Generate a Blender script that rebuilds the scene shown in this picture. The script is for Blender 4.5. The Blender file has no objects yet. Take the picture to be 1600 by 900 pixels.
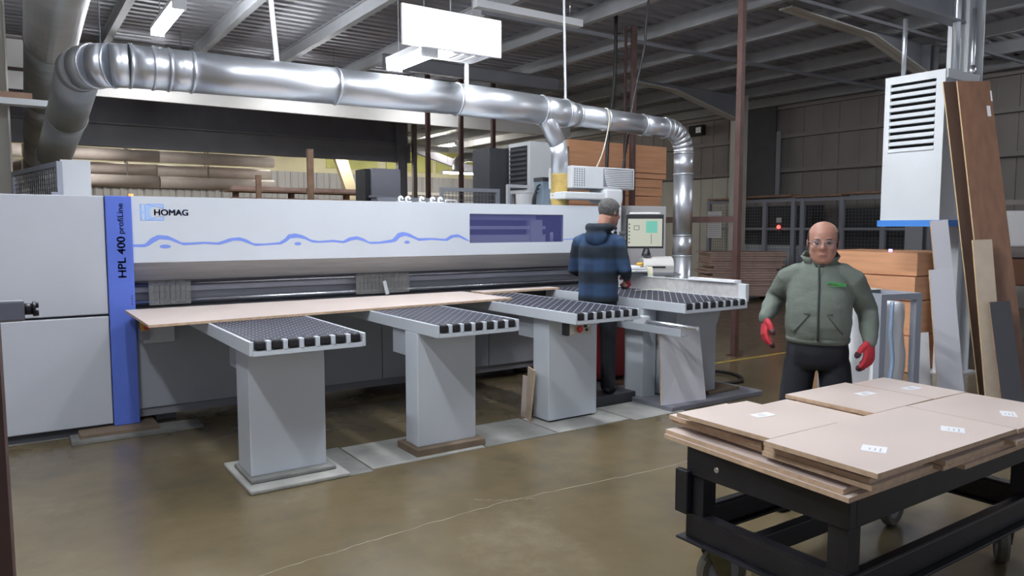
import bpy, bmesh, math, random
from mathutils import Vector, Matrix
random.seed(7)
S = bpy.context.scene
COL = S.collection
PI = math.pi
R = math.radians

# ---------------------------------------------------------------- camera, world, exposure
cd = bpy.data.cameras.new('camera')
cam = bpy.data.objects.new('camera', cd); COL.objects.link(cam)
cd.sensor_fit = 'HORIZONTAL'; cd.sensor_width = 36.0
cd.lens = 36.0 * 1165.0 / 1600.0
cd.clip_end = 200
PITCH = math.atan(94 / 1165.0); YAW = R(34.25)
cam.location = (0, 0, 1.65)
cam.rotation_euler = (PI / 2 - PITCH, 0, -YAW)
S.camera = cam
w = bpy.data.worlds.new('hall_air'); S.world = w; w.use_nodes = True
w.node_tree.nodes['Background'].inputs[0].default_value = (0.80, 0.85, 1.0, 1)
w.node_tree.nodes['Background'].inputs[1].default_value = 0.55
S.view_settings.view_transform = 'Standard'
S.view_settings.look = 'None'
S.view_settings.exposure = 0.0
S.view_settings.gamma = 1.0
S.view_settings.use_curve_mapping = False
LAMP = 262.0          # radiance of the fluorescent tubes

# ---------------------------------------------------------------- materials
def mat(name, rgb, rough=0.5, metal=0.0, var=0.0, scale=4.0, bump=0.0, bscale=40.0, stretch=(1, 1, 1), rgb2=None, rvar=0.0, spec=0.5, coat=0.0):
    m = bpy.data.materials.new(name); m.use_nodes = True
    nt = m.node_tree; b = nt.nodes['Principled BSDF']
    b.inputs['Base Color'].default_value = (*rgb, 1); b.inputs['Roughness'].default_value = rough
    b.inputs['Metallic'].default_value = metal; b.inputs['Specular IOR Level'].default_value = spec
    b.inputs['Coat Weight'].default_value = coat
    if var or rgb2 or rvar or bump:
        tc = nt.nodes.new('ShaderNodeTexCoord'); mp = nt.nodes.new('ShaderNodeMapping')
        mp.inputs['Scale'].default_value = stretch
        nt.links.new(tc.outputs['Object'], mp.inputs[0])
        n = nt.nodes.new('ShaderNodeTexNoise'); n.inputs['Scale'].default_value = scale; n.inputs['Detail'].default_value = 5
        nt.links.new(mp.outputs[0], n.inputs['Vector'])
        if var or rgb2:
            r = nt.nodes.new('ShaderNodeValToRGB')
            c2 = rgb2 if rgb2 else tuple(max(0, c * (1 - var)) for c in rgb)
            c1 = rgb if rgb2 else tuple(min(1, c * (1 + var)) for c in rgb)
            r.color_ramp.elements[0].position = 0.33; r.color_ramp.elements[1].position = 0.67
            r.color_ramp.elements[0].color = (*c2, 1); r.color_ramp.elements[1].color = (*c1, 1)
            nt.links.new(n.outputs['Fac'], r.inputs[0]); nt.links.new(r.outputs[0], b.inputs['Base Color'])
        if rvar:
            mr = nt.nodes.new('ShaderNodeMapRange'); mr.inputs[1].default_value = .3; mr.inputs[2].default_value = .7
            mr.inputs[3].default_value = max(0.02, rough - rvar); mr.inputs[4].default_value = min(1, rough + rvar)
            nt.links.new(n.outputs['Fac'], mr.inputs[0]); nt.links.new(mr.outputs[0], b.inputs['Roughness'])
        if bump:
            n2 = nt.nodes.new('ShaderNodeTexNoise'); n2.inputs['Scale'].default_value = bscale; n2.inputs['Detail'].default_value = 4
            nt.links.new(mp.outputs[0], n2.inputs['Vector'])
            bp = nt.nodes.new('ShaderNodeBump'); bp.inputs['Strength'].default_value = bump; bp.inputs['Distance'].default_value = 0.01
            nt.links.new(n2.outputs['Fac'], bp.inputs['Height']); nt.links.new(bp.outputs[0], b.inputs['Normal'])
    return m

def emit(name, rgb, s):
    m = bpy.data.materials.new(name); m.use_nodes = True
    b = m.node_tree.nodes['Principled BSDF']
    b.inputs['Base Color'].default_value = (*[c * .15 for c in rgb], 1)
    b.inputs['Emission Color'].default_value = (*rgb, 1); b.inputs['Emission Strength'].default_value = s
    return m

def glassy(name, rgb, alpha, rough=0.1):
    m = mat(name, rgb, rough); m.node_tree.nodes['Principled BSDF'].inputs['Alpha'].default_value = alpha
    return m

M = {}
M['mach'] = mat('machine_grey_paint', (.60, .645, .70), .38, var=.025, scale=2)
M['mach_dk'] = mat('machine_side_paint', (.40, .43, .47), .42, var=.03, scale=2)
M['panelgrey'] = mat('cabinet_paint', (.50, .525, .58), .42, var=.03, scale=1.5, bump=.02, bscale=120)
M['blue'] = mat('blue_paint', (.10, .17, .62), .38, var=.05, scale=3)
M['print_blue'] = mat('print_blue', (.20, .30, .78), .4)
M['print_light'] = mat('print_light_blue', (.36, .56, .90), .4)
M['print_navy'] = mat('print_navy', (.045, .065, .25), .4)
M['throat'] = mat('throat_grey', (.38, .39, .44), .35, metal=.2)
M['slope'] = mat('sloped_steel', (.62, .61, .60), .40, metal=.15, var=.1, scale=6, stretch=(.3, 3, 3))
M['steel'] = mat('bright_steel', (.72, .74, .78), .22, metal=.9)
M['darkgap'] = mat('dark_recess', (.045, .048, .058), .6)
M['midgrey'] = mat('mid_grey_steel', (.24, .25, .29), .4, metal=.3, var=.1, scale=3)
M['slate'] = mat('slate_strip', (.52, .54, .61), .35, metal=.25)
M['curtain'] = glassy('curtain_plastic', (.30, .30, .29), .5, .3)
M['window'] = glassy('tinted_window', (.09, .095, .30), .40, .05)
M['tabletop'] = mat('perforated_top', (.034, .036, .052), .5, var=.15, scale=12, spec=.25)
M['nozzle'] = mat('nozzle_steel', (.55, .56, .60), .3, metal=.3)
M['rubber'] = mat('black_rubber', (.012, .012, .016), .45)
M['mdf'] = mat('mdf_face', (.66, .56, .51), .42, var=.035, scale=3, rvar=.1, bump=.02, bscale=90)
M['mdf_edge'] = mat('mdf_edge', (.52, .37, .25), .75, var=.12, scale=30, bump=.1, bscale=200)
M['mdf_dark'] = mat('board_underside', (.25, .13, .08), .6)
M['paper'] = mat('paper_white', (.86, .87, .90), .6)
M['ink'] = mat('grey_ink', (.16, .16, .18), .6)
M['galv'] = mat('galvanised_steel', (.74, .77, .82), .36, metal=.86, var=.07, scale=3, rvar=.05, stretch=(.3, 2, 2), bump=.006, bscale=5)
M['galv_dusty'] = mat('dusty_galvanised', (.38, .395, .405), .5, metal=.5, var=.14, scale=4, rvar=.1, bump=.03, bscale=8)
M['hose'] = mat('clear_yellow_hose', (.47, .34, .11), .35, var=.1, scale=20)
M['purlin'] = mat('purlin_paint', (.44, .45, .47), .5, var=.06, scale=3)
M['deck'] = mat('roof_deck_steel', (.36, .36, .39), .38, metal=.3, var=.10, scale=2.5)
M['darksteel'] = mat('dark_grey_steel', (.19, .19, .225), .55, var=.1, scale=2)
M['beamgrey'] = mat('beam_grey', (.26, .265, .29), .55, var=.08, scale=2)
M['pale'] = mat('pale_fascia', (.78, .76, .73), .6, var=.04, scale=2)
M['cladding'] = mat('wall_cladding', (.26, .23, .22), .6, var=.08, scale=1.2, stretch=(1, 1, .4))
M['cladding_pale'] = mat('wall_cladding_cream', (.58, .56, .50), .55, var=.06, scale=1.5)
M['pipe_beige'] = mat('pipe_beige', (.66, .58, .54), .5, var=.06)
M['girt'] = mat('girt_paint', (.27, .24, .23), .6)
M['cream'] = mat('cream_panel', (.72, .68, .48), .6, var=.1, scale=.8)
M['greenish'] = mat('yellow_green_sheet', (.55, .56, .20), .6, var=.2, scale=.7)
M['corr'] = mat('corrugated_grey', (.45, .45, .47), .5)
M['rust'] = mat('rust_primer', (.060, .030, .026), .6, var=.2, scale=6, bump=.05)
M['rust_hi'] = mat('brown_primer', (.085, .045, .038), .55, var=.15, scale=6)
M['black'] = mat('black_paint', (.010, .0105, .014), .38, var=.25, scale=8, bump=.03)
M['blackmatte'] = mat('black_matte', (.012, .012, .014), .7)
M['charcoal'] = mat('charcoal_sheet', (.055, .057, .066), .5, var=.1, scale=4)
M['offwhite'] = mat('offwhite_paint', (.63, .655, .68), .4, var=.03, scale=2)
M['white'] = mat('white_paint', (.82, .83, .85), .4)
M['whiteboard'] = mat('white_laminate', (.66, .66, .71), .35, var=.03, scale=2)
M['brownboard'] = mat('brown_hardboard', (.235, .125, .078), .5, var=.14, scale=4, stretch=(4, 4, .4))
M['brownboard2'] = mat('dark_brown_board', (.10, .058, .042), .55, var=.12, scale=4, stretch=(4, 4, .4))
M['beige'] = mat('beige_board', (.56, .46, .35), .5, var=.07, scale=7)
M['grey_lam'] = mat('grey_laminate', (.062, .062, .070), .45)
M['orange_wood'] = mat('orange_mdf', (.72, .37, .20), .6, var=.10, scale=3, stretch=(.5, .5, 6))
M['orange_dk'] = mat('orange_mdf_end', (.20, .09, .05), .7)
M['brown_sheet'] = mat('brown_sheet', (.55, .39, .33), .75, var=.16, scale=5)
M['lightwood'] = mat('light_timber', (.60, .45, .26), .65, var=.12, scale=6)
M['timber'] = mat('timber', (.30, .19, .13), .7, var=.2, scale=6)
M['red'] = mat('red_panel', (.42, .018, .03), .42, var=.15, scale=4)
M['redbtn'] = mat('red_button', (.62, .04, .03), .35)
M['yellow'] = mat('yellow_box', (.70, .40, .04), .45)
M['greybox'] = mat('grey_plastic', (.50, .50, .51), .5)
M['printer'] = mat('printer_plastic', (.55, .54, .52), .5)
M['tapeblue'] = mat('blue_tape', (.05, .24, .70), .45)
M['cage'] = mat('cage_frame_grey', (.30, .32, .37), .5)
M['wire'] = mat('mesh_wire', (.20, .21, .23), .5, metal=.4)
M['film'] = glassy('white_film', (.90, .91, .93), .95, .25)
M['cable'] = mat('black_cable', (.018, .018, .02), .5)
M['cord'] = mat('beige_cord', (.62, .58, .47), .6)
M['caster'] = mat('caster_rubber', (.095, .088, .065), .6, var=.15, scale=10)
M['caster_fork'] = mat('caster_fork', (.16, .14, .06), .45, metal=.5, var=.2, scale=12)
M['hub'] = mat('caster_hub', (.30, .30, .32), .4, metal=.5)
M['concrete'] = mat('fresh_cement', (.34, .34, .32), .75, var=.2, scale=3, bump=.12, bscale=30)
M['concrete_dk'] = mat('grey_cement', (.20, .20, .19), .6, var=.22, scale=4, bump=.12, bscale=30)
M['joint'] = mat('joint_dust', (.34, .30, .23), .8)
M['timber_block'] = mat('brown_base', (.17, .125, .085), .7, var=.2, scale=5)
M['skin'] = mat('skin', (.40, .20, .145), .5, var=.06, scale=14)
M['lip'] = mat('lip', (.36, .13, .11), .5)
M['eye'] = mat('eye', (.06, .04, .03), .2)
M['hair_grey'] = mat('grey_hair', (.085, .083, .082), .8, var=.35, scale=40, bump=.3, bscale=90)
M['hair_dark'] = mat('short_dark_hair', (.05, .045, .042), .8, var=.3, scale=40)
M['fleece'] = mat('grey_green_fleece', (.140, .165, .142), .9, var=.07, scale=9, bump=.25, bscale=60)
M['fleece_dk'] = mat('fleece_lining', (.075, .088, .078), .9)
M['zip'] = mat('zip', (.03, .035, .035), .5)
M['green'] = mat('green_print', (.04, .33, .05), .6)
M['trouser'] = mat('navy_black_trousers', (.010, .011, .017), .85, bump=.2, bscale=30)
M['glove'] = mat('red_glove', (.50, .028, .045), .7, bump=.2, bscale=120)
M['glove_dark'] = mat('dark_fingertip', (.05, .02, .025), .6)
M['shoe'] = mat('black_shoe', (.012, .012, .013), .5)
M['lens'] = glassy('lens', (.20, .21, .22), .12, .05)
M['bluegrey'] = mat('blue_grey_paint', (.24, .31, .38), .45)
M['amber'] = emit('amber_light', (1, .32, .08), 2.5)
M['red_led'] = emit('red_light', (1, .05, .04), 6)
M['violet_led'] = emit('violet_light', (.35, .2, 1), 8)
M['tube'] = emit('tube_glow', (.93, .96, 1.0), LAMP)
M['tube_dim'] = emit('added_tube_glow', (.95, .97, 1.0), LAMP * .16)
M['tube_mid'] = emit('added_low_glow', (1.0, .97, .9), LAMP * .36)
M['tube_warm'] = emit('tube_glow_far', (1.0, .95, .84), LAMP * .8)
M['brace'] = mat('lit_brace', (.92, .78, .50), .5)  # yellow light on the brace is put into its colour
M['red_box'] = mat('dark_red', (.30, .015, .025), .45)
M['screen_bg'] = emit('screen_cream', (.86, .89, .74), .45)
M['screen_green'] = emit('screen_green', (.25, .78, .62), .5)
M['screen_line'] = emit('screen_ink', (.18, .19, .18), .3)

# floor: glossy stained concrete with hairline cracks
def floor_mat():
    m = bpy.data.materials.new('polished_concrete'); m.use_nodes = True
    nt = m.node_tree; b = nt.nodes['Principled BSDF']; N = nt.nodes.new; L = nt.links.new
    tc = N('ShaderNodeTexCoord')
    n1 = N('ShaderNodeTexNoise'); n1.inputs['Scale'].default_value = .45; n1.inputs['Detail'].default_value = 3; n1.inputs['Roughness'].default_value = .5
    n2 = N('ShaderNodeTexNoise'); n2.inputs['Scale'].default_value = 5; n2.inputs['Detail'].default_value = 6
    L(tc.outputs['Object'], n1.inputs['Vector']); L(tc.outputs['Object'], n2.inputs['Vector'])
    r = N('ShaderNodeValToRGB'); e = r.color_ramp.elements
    e[0].position = .25; e[0].color = (.125, .096, .052, 1); e[1].position = .75; e[1].color = (.185, .147, .088, 1)
    k = e.new(.5); k.color = (.150, .117, .066, 1)
    L(n1.outputs['Fac'], r.inputs[0])
    mx = N('ShaderNodeMixRGB'); mx.blend_type = 'OVERLAY'; mx.inputs[0].default_value = .14
    L(r.outputs[0], mx.inputs[1]); L(n2.outputs['Fac'], mx.inputs[2])
    n3 = N('ShaderNodeTexNoise'); n3.inputs['Scale'].default_value = 1.1; n3.inputs['Detail'].default_value = 8; n3.inputs['Roughness'].default_value = .68
    L(tc.outputs['Object'], n3.inputs['Vector'])
    st = N('ShaderNodeMapRange'); st.inputs[1].default_value = .50; st.inputs[2].default_value = .72; st.inputs[3].default_value = 0; st.inputs[4].default_value = .55
    L(n3.outputs['Fac'], st.inputs[0])
    lt = N('ShaderNodeMapRange'); lt.inputs[1].default_value = .44; lt.inputs[2].default_value = .28; lt.inputs[3].default_value = 0; lt.inputs[4].default_value = .5
    L(n3.outputs['Fac'], lt.inputs[0])
    m3 = N('ShaderNodeMixRGB'); m3.inputs[2].default_value = (.072, .066, .052, 1); L(st.outputs[0], m3.inputs[0]); L(mx.outputs[0], m3.inputs[1])
    m2 = N('ShaderNodeMixRGB'); m2.inputs[2].default_value = (.25, .205, .14, 1)
    L(lt.outputs[0], m2.inputs[0]); L(m3.outputs[0], m2.inputs[1]); L(m2.outputs[0], b.inputs['Base Color'])
    rr = N('ShaderNodeMapRange'); rr.inputs[1].default_value = .3; rr.inputs[2].default_value = .7; rr.inputs[3].default_value = .18; rr.inputs[4].default_value = .27
    L(n2.outputs['Fac'], rr.inputs[0]); L(rr.outputs[0], b.inputs['Roughness'])
    bp = N('ShaderNodeBump'); bp.inputs['Strength'].default_value = .02; bp.inputs['Distance'].default_value = .01
    L(n2.outputs['Fac'], bp.inputs['Height']); L(bp.outputs[0], b.inputs['Normal'])
    b.inputs['Specular IOR Level'].default_value = .5
    return m
M['floor'] = floor_mat()

# blue plaid hoodie: broad horizontal bands with thin vertical lines
def plaid_mat():
    m = bpy.data.materials.new('blue_check_cloth'); m.use_nodes = True
    nt = m.node_tree; b = nt.nodes['Principled BSDF']; N = nt.nodes.new; L = nt.links.new
    tc = N('ShaderNodeTexCoord'); sp = N('ShaderNodeSeparateXYZ'); L(tc.outputs['Object'], sp.inputs[0])
    def band(sock, freq, phase):
        a = N('ShaderNodeMath'); a.operation = 'MULTIPLY_ADD'; a.inputs[1].default_value = freq; a.inputs[2].default_value = phase
        L(sock, a.inputs[0]); s = N('ShaderNodeMath'); s.operation = 'SINE'; L(a.outputs[0], s.inputs[0])
        mr = N('ShaderNodeMapRange'); mr.inputs[1].default_value = -.5; mr.inputs[2].default_value = .5
        L(s.outputs[0], mr.inputs[0]); return mr.outputs[0]
    z = band(sp.outputs[2], 2 * PI / .235, .6); x = band(sp.outputs[0], 2 * PI / .20, 0)
    r = N('ShaderNodeMixRGB'); r.inputs[1].default_value = (.008, .015, .024, 1); r.inputs[2].default_value = (.022, .054, .118, 1); L(z, r.inputs[0])
    r2 = N('ShaderNodeMixRGB'); r2.blend_type = 'MULTIPLY'; r2.inputs[2].default_value = (.68, .70, .74, 1); L(x, r2.inputs[0]); L(r.outputs[0], r2.inputs[1])
    L(r2.outputs[0], b.inputs['Base Color']); b.inputs['Roughness'].default_value = .9
    return m
M['plaid'] = plaid_mat()

# ---------------------------------------------------------------- mesh helpers
def BM(): return bmesh.new()

def bx(bm, x0, x1, y0, y1, z0, z1, mi=0, bev=0.0):
    v = [bm.verts.new(c) for c in ((x0, y0, z0), (x1, y0, z0), (x1, y1, z0), (x0, y1, z0), (x0, y0, z1), (x1, y0, z1), (x1, y1, z1), (x0, y1, z1))]
    fs = [bm.faces.new([v[i] for i in f]) for f in ((0, 3, 2, 1), (4, 5, 6, 7), (0, 1, 5, 4), (1, 2, 6, 5), (2, 3, 7, 6), (3, 0, 4, 7))]
    for f in fs: f.material_index = mi
    if bev:
        es = list({e for f in fs for e in f.edges})
        bmesh.ops.bevel(bm, geom=es, offset=bev, segments=2, affect='EDGES', profile=.5)
    return bm

def obx(bm, c, size, rz=0.0, rx=0.0, ry=0.0, mi=0, bev=0.0):
    t = BM(); a, b_, d = size
    bx(t, -a / 2, a / 2, -b_ / 2, b_ / 2, -d / 2, d / 2, mi, bev)
    mtx = Matrix.Translation(c) @ Matrix.Rotation(rz, 4, 'Z') @ Matrix.Rotation(ry, 4, 'Y') @ Matrix.Rotation(rx, 4, 'X')
    t.transform(mtx); return merge(bm, t)

def merge(bm, t):
    me = bpy.data.meshes.new('tmp'); t.to_mesh(me); t.free(); bm.from_mesh(me); bpy.data.meshes.remove(me)
    return bm

def frame(d):
    d = d.normalized(); a = Vector((0, 0, 1)) if abs(d.z) < .9 else Vector((0, 1, 0))
    u = a.cross(d).normalized(); return u, d.cross(u).normalized()

def tube(bm, pts, r, n=8, cap=True, mi=0):
    pts = [Vector(p) for p in pts]; rs = r if isinstance(r, (list, tuple)) else [r] * len(pts)
    rings = []; u = None
    for i, p in enumerate(pts):
        d = (pts[min(i + 1, len(pts) - 1)] - pts[max(i - 1, 0)]).normalized()
        if u is None: u, v = frame(d)
        else:
            u = (u - d * u.dot(d)).normalized(); v = d.cross(u)
        rings.append([bm.verts.new(p + (u * math.cos(2 * PI * k / n) + v * math.sin(2 * PI * k / n)) * rs[i]) for k in range(n)])
    for a, b_ in zip(rings, rings[1:]):
        for k in range(n):
            f = bm.faces.new((a[k], a[(k + 1) % n], b_[(k + 1) % n], b_[k])); f.material_index = mi; f.smooth = True
    if cap:
        bm.faces.new(rings[0][::-1]).material_index = mi; bm.faces.new(rings[-1]).material_index = mi
    return bm

def cyl(bm, p0, p1, r, n=12, mi=0): return tube(bm, [p0, p1], r, n, True, mi)

def prism(bm, pts, d, mi=0):
    """closed solid: polygon pts (3-D) pushed along vector d"""
    a = [bm.verts.new(p) for p in pts]; d = Vector(d); b_ = [bm.verts.new(Vector(p) + d) for p in pts]
    n = len(a); bm.faces.new(a[::-1]).material_index = mi; bm.faces.new(b_).material_index = mi
    for i in range(n): bm.faces.new((a[i], a[(i + 1) % n], b_[(i + 1) % n], b_[i])).material_index = mi
    bmesh.ops.recalc_face_normals(bm, faces=bm.faces[:]); return bm

def ball(bm, c, r, u=12, v=8, sc=(1, 1, 1), mi=0):
    g = bmesh.ops.create_uvsphere(bm, u_segments=u, v_segments=v, radius=r, matrix=Matrix.Translation(c) @ Matrix.Diagonal((*sc, 1)))
    for vv in g['verts']:
        for f in vv.link_faces: f.smooth = True; f.material_index = mi
    return bm

def loft(bm, rings, n=16):
    """rings of (centre, u, v) : ellipse centre + u cos + v sin ; closed tube"""
    R_ = []
    for c, u, v in rings:
        c, u, v = Vector(c), Vector(u), Vector(v)
        R_.append([bm.verts.new(c + u * math.cos(2 * PI * k / n) + v * math.sin(2 * PI * k / n)) for k in range(n)])
    for a, b_ in zip(R_, R_[1:]):
        for k in range(n): bm.faces.new((a[k], a[(k + 1) % n], b_[(k + 1) % n], b_[k]))
    bm.faces.new(R_[0][::-1]); bm.faces.new(R_[-1]); bmesh.ops.recalc_face_normals(bm, faces=bm.faces[:])
    return bm

def obj(name, bm, m, parent=None, smooth=None):
    """link a bmesh as ONE object; under a parent its coordinates become local to the thing"""
    me = bpy.data.meshes.new(name)
    if parent is not None:
        root = parent
        while root.parent is not None: root = root.parent
        bm.transform(Matrix.Translation(-Vector(root.location)))
    bm.to_mesh(me); bm.free()
    for x in (m if isinstance(m, (list, tuple)) else [m]): me.materials.append(x)
    if smooth:
        for p in me.polygons: p.use_smooth = True
    o = bpy.data.objects.new(name, me); COL.objects.link(o)
    if parent is not None: o.parent = parent
    return o

def tag(o, label=None, cat=None, group=None, kind=None):
    if label: o['label'] = label
    if cat: o['category'] = cat
    if group: o['group'] = group
    if kind: o['kind'] = kind
    return o

def thing(name, label, cat, loc=(0, 0, 0), group=None):
    o = bpy.data.objects.new(name, None); COL.objects.link(o); o.location = loc; o.empty_display_size = .1
    return tag(o, label, cat, group)

def one(name, bm, m, label, cat, group=None):
    """a thing that is a single mesh; origin moved to its base centre"""
    xs = [v.co.copy() for v in bm.verts]
    c = Vector(((min(v.x for v in xs) + max(v.x for v in xs)) / 2, (min(v.y for v in xs) + max(v.y for v in xs)) / 2, min(v.z for v in xs)))
    bm.transform(Matrix.Translation(-c)); o = obj(name, bm, m); o.location = c
    return tag(o, label, cat, group)

def share(o, parent, off=(0, 0, 0), rz=0.0):
    """another instance of a part: shares the mesh"""
    c = o.copy(); COL.objects.link(c); c.parent = parent; c.location = Vector(o.location) + Vector(off); c.rotation_euler.z = o.rotation_euler.z + rz
    return c

def copy_tree(o, parent=None):
    c = o.copy(); COL.objects.link(c); c.parent = parent
    for ch in list(o.children): copy_tree(ch, c)
    return c

def text_mesh(body, size, mtx, extrude=.0008):
    cu = bpy.data.curves.new('lettering', 'FONT'); cu.body = body; cu.size = size; cu.extrude = extrude
    to = bpy.data.objects.new('lettering', cu); COL.objects.link(to)
    bpy.context.view_layer.update()
    me = bpy.data.meshes.new_from_object(to.evaluated_get(bpy.context.evaluated_depsgraph_get()))
    bpy.data.objects.remove(to); bpy.data.curves.remove(cu)
    bm = BM(); bm.from_mesh(me); bpy.data.meshes.remove(me)
    xs = [v.co.x for v in bm.verts]; ys = [v.co.y for v in bm.verts]
    wd, ht = max(xs) - min(xs), max(ys) - min(ys)
    bm.transform(Matrix.Translation((-min(xs), -min(ys), 0)))
    return bm, wd, ht

def fuse(bm, voxel=.01, smooth=3, fac=.5):
    """one continuous skin out of overlapping closed solids"""
    me = bpy.data.meshes.new('fuse'); bm.to_mesh(me); bm.free()
    o = bpy.data.objects.new('fuse', me); COL.objects.link(o)
    r = o.modifiers.new('r', 'REMESH'); r.mode = 'VOXEL'; r.voxel_size = voxel; r.use_smooth_shade = True
    s = o.modifiers.new('s', 'SMOOTH'); s.iterations = smooth; s.factor = fac
    bpy.context.view_layer.update()
    m2 = bpy.data.meshes.new_from_object(o.evaluated_get(bpy.context.evaluated_depsgraph_get()))
    bpy.data.objects.remove(o); bpy.data.meshes.remove(me)
    out = BM(); out.from_mesh(m2); bpy.data.meshes.remove(m2)
    for f in out.faces: f.smooth = True
    return out
# ================================================================ SETTING
XW, YB, XL, ZD, ZP = 17.4, 28.0, -6.0, 5.10, 4.87      # right wall, back wall, left wall, deck, purlin underside
fl = tag(obj('floor', bx(BM(), XL, XW, -3, YB, -.25, 0), M['floor']), kind='structure')

def slab(x0, x1, y0, y1, h, m, name='cement_patch', skew=0):
    p = [(x0, y0, -.02), (x1, y0 + skew, -.02), (x1, y1 + skew, -.02), (x0, y1, -.02)]
    return obj(name, prism(BM(), p, (0, 0, h + .02)), M[m], fl)
slab(2.02, 2.93, 4.66, 5.25, .006, 'concrete'); slab(2.95, 3.62, 4.66, 5.22, .005, 'concrete_dk')
slab(3.63, 4.40, 4.66, 5.18, .007, 'concrete'); slab(4.42, 5.02, 4.60, 5.12, .006, 'concrete')
slab(1.84, 2.01, 4.62, 5.28, .004, 'concrete_dk')
slab(-3.0, .62, 6.72, 7.5, .004, 'concrete_dk')
obj('yellow_line', bx(BM(), 5.9, 12.5, 6.02, 6.08, -.01, .002), mat('yellow_line', (.42, .30, .06), .6, var=.3, scale=9), fl)

def joint(pts, wd, m):
    bm = BM(); rnd = random.Random(5); q = []
    for (a, b_), (c, d) in zip(pts, pts[1:]):
        for k in range(14):
            t = k / 14; q.append((a + (c - a) * t + rnd.uniform(-.006, .006), b_ + (d - b_) * t + rnd.uniform(-.008, .008), wd * rnd.uniform(.3, 1.0)))
    for (x, y, w1), (x2, y2, w2) in zip(q, q[1:]): prism(bm, [(x, y - w1, -.004), (x2, y2 - w2, -.004), (x2, y2 + w2, -.004), (x, y + w1, -.004)], (0, 0, .0048))
    obj('floor_joint', bm, M[m], fl)
joint([(-.6, 3.32), (.95, 3.51), (1.62, 3.59), (2.47, 3.65), (3.59, 3.57), (6.6, 3.60)], .003, 'joint')
joint([(3.29, 2.76), (3.40, 3.0), (3.455, 3.08)], .002, 'joint'); joint([(2.30, 3.78), (2.47, 3.65), (2.62, 3.60)], .0025, 'joint')
# ceiling: ribbed deck sheets over I-section purlins
ce = tag(obj('ceiling', bx(BM(), XL, XW, -3, YB, ZD + .10, ZD + .16), M['darksteel']), kind='structure')
def deck_sheet():
    bm = BM(); prof = []
    for k in range(4):
        y = k * .25
        prof += [(y, ZD), (y + .11, ZD), (y + .135, ZD + .05), (y + .225, ZD + .05)]
    prof.append((1.0, ZD))
    a = [bm.verts.new((XL, y, z)) for y, z in prof]; b_ = [bm.verts.new((XW, y, z)) for y, z in prof]
    for i in range(len(prof) - 1): bm.faces.new((a[i], b_[i], b_[i + 1], a[i + 1]))
    return obj('deck_sheet', bm, M['deck'], ce)
ds = deck_sheet(); ds.location.y = -3
for k in range(1, 31): share(ds, ce, (0, k * 1.0 , 0))
def isec(bm, x, y0, y1, z0, z1, wd, t=.012):
    bx(bm, x - wd / 2, x + wd / 2, y0, y1, z0, z0 + t); bx(bm, x - t / 2, x + t / 2, y0, y1, z0 + t, z1 - t); bx(bm, x - wd / 2, x + wd / 2, y0, y1, z1 - t, z1)
    return bm
pu = None
for i in range(-4, 11):
    x = 1.65 + 1.54 * i
    if pu is None: pu = obj('purlin', isec(BM(), 0, -3, YB, ZP, ZD, .11), M['purlin'], ce); pu.location.x = x
    else: share(pu, ce, (x - pu.location.x, 0, 0))
# cross braces between the purlins
obj('trimmer_beam', isec(BM(), 0, 0, 4.1, 4.60, 4.86, .12), M['beamgrey'], ce)
tb = [o for o in ce.children if o.name.startswith('trimmer_beam')][0]; tb.rotation_euler.z = -PI / 2; tb.location = (5.95, 13.0, 0)
obj('bridging_bar', bx(BM(), 3.5, 17, 6.60, 6.64, 4.82, 4.868), M['beamgrey'], ce)
obj('bridging_bar', bx(BM(), 6.0, 17, 9.60, 9.63, 4.80, 4.866), M['beamgrey'], ce)

# pale fascia behind the duct, dark beam of the next bay
pf = tag(obj('trim_1', bx(BM(), XL, 12.2, 15.25, 15.33, 3.98, 4.868), M['pale']), kind='structure')
obj('flange', bx(BM(), XL, 12.2, 15.14, 15.25, 4.80, 4.83), M['girt'], pf); obj('ledge_strip', bx(BM(), XL, 1.9, 15.19, 15.25, 4.28, 4.33), M['rust'], pf)
fb = tag(obj('trim_2', isec(BM(), 0, 0, 16.0, 3.55, 4.10, .22, .03), M['beamgrey']), kind='structure'); fb.rotation_euler.z = -PI / 2; fb.location = (XL, 20, 0)
obj('ceiling_slab', bx(BM(), XL, 10.0, 20.15, 23.5, 4.1, 4.2), M['darksteel'], ce)
tw = tag(obj('trim_3', bx(BM(), XL, 9.95, 20.05, 20.12, 4.1, 4.868), M['darksteel']), kind='structure')

# right wall: cladding sheets, girts, eaves band
wr = tag(obj('wall_right', bx(BM(), XW, XW + .12, -3, YB, 0, ZD + .1), M['cladding']), kind='structure')
cs = None
for k in range(31):
    y = -3 + k * 1.0
    if cs is None:
        bm = bx(BM(), XW - .035, XW - .004, 0, .99, 3.1, ZD, bev=.003)
        bx(bm, XW - .046, XW - .034, .44, .52, 3.1, ZD)
        cs = obj('cladding_sheet', bm, M['cladding'], wr); cs.location.y = y
        bm = bx(BM(), XW - .035, XW - .004, 0, .99, 0, 3.09, bev=.003); bx(bm, XW - .06, XW - .034, .44, .52, 0, 3.07)
        cp = obj('lower_sheet', bm, M['cladding'], wr); cp.location.y = y
        pale = cp.copy(); pale.data = cp.data.copy(); pale.data.materials[0] = M['cladding_pale']
    else:
        share(cs, wr, (0, k, 0)); share(cp if y < 13.4 else pale, wr, (0, k, 0))
for z in (3.12, 4.02, 4.78): obj('girt', bx(BM(), XW - .18, XW - .06, -3, YB, z, z + .10), M['girt'], wr)
obj('dark_panel', bx(BM(), XW - .24, XW - .205, 12.7, 14.2, 2.45, 4.95), M['charcoal'], wr)
obj('dark_panel', bx(BM(), XW - .24, XW - .205, 12.55, 12.68, 2.45, 4.2), M['beamgrey'], wr)

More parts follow.
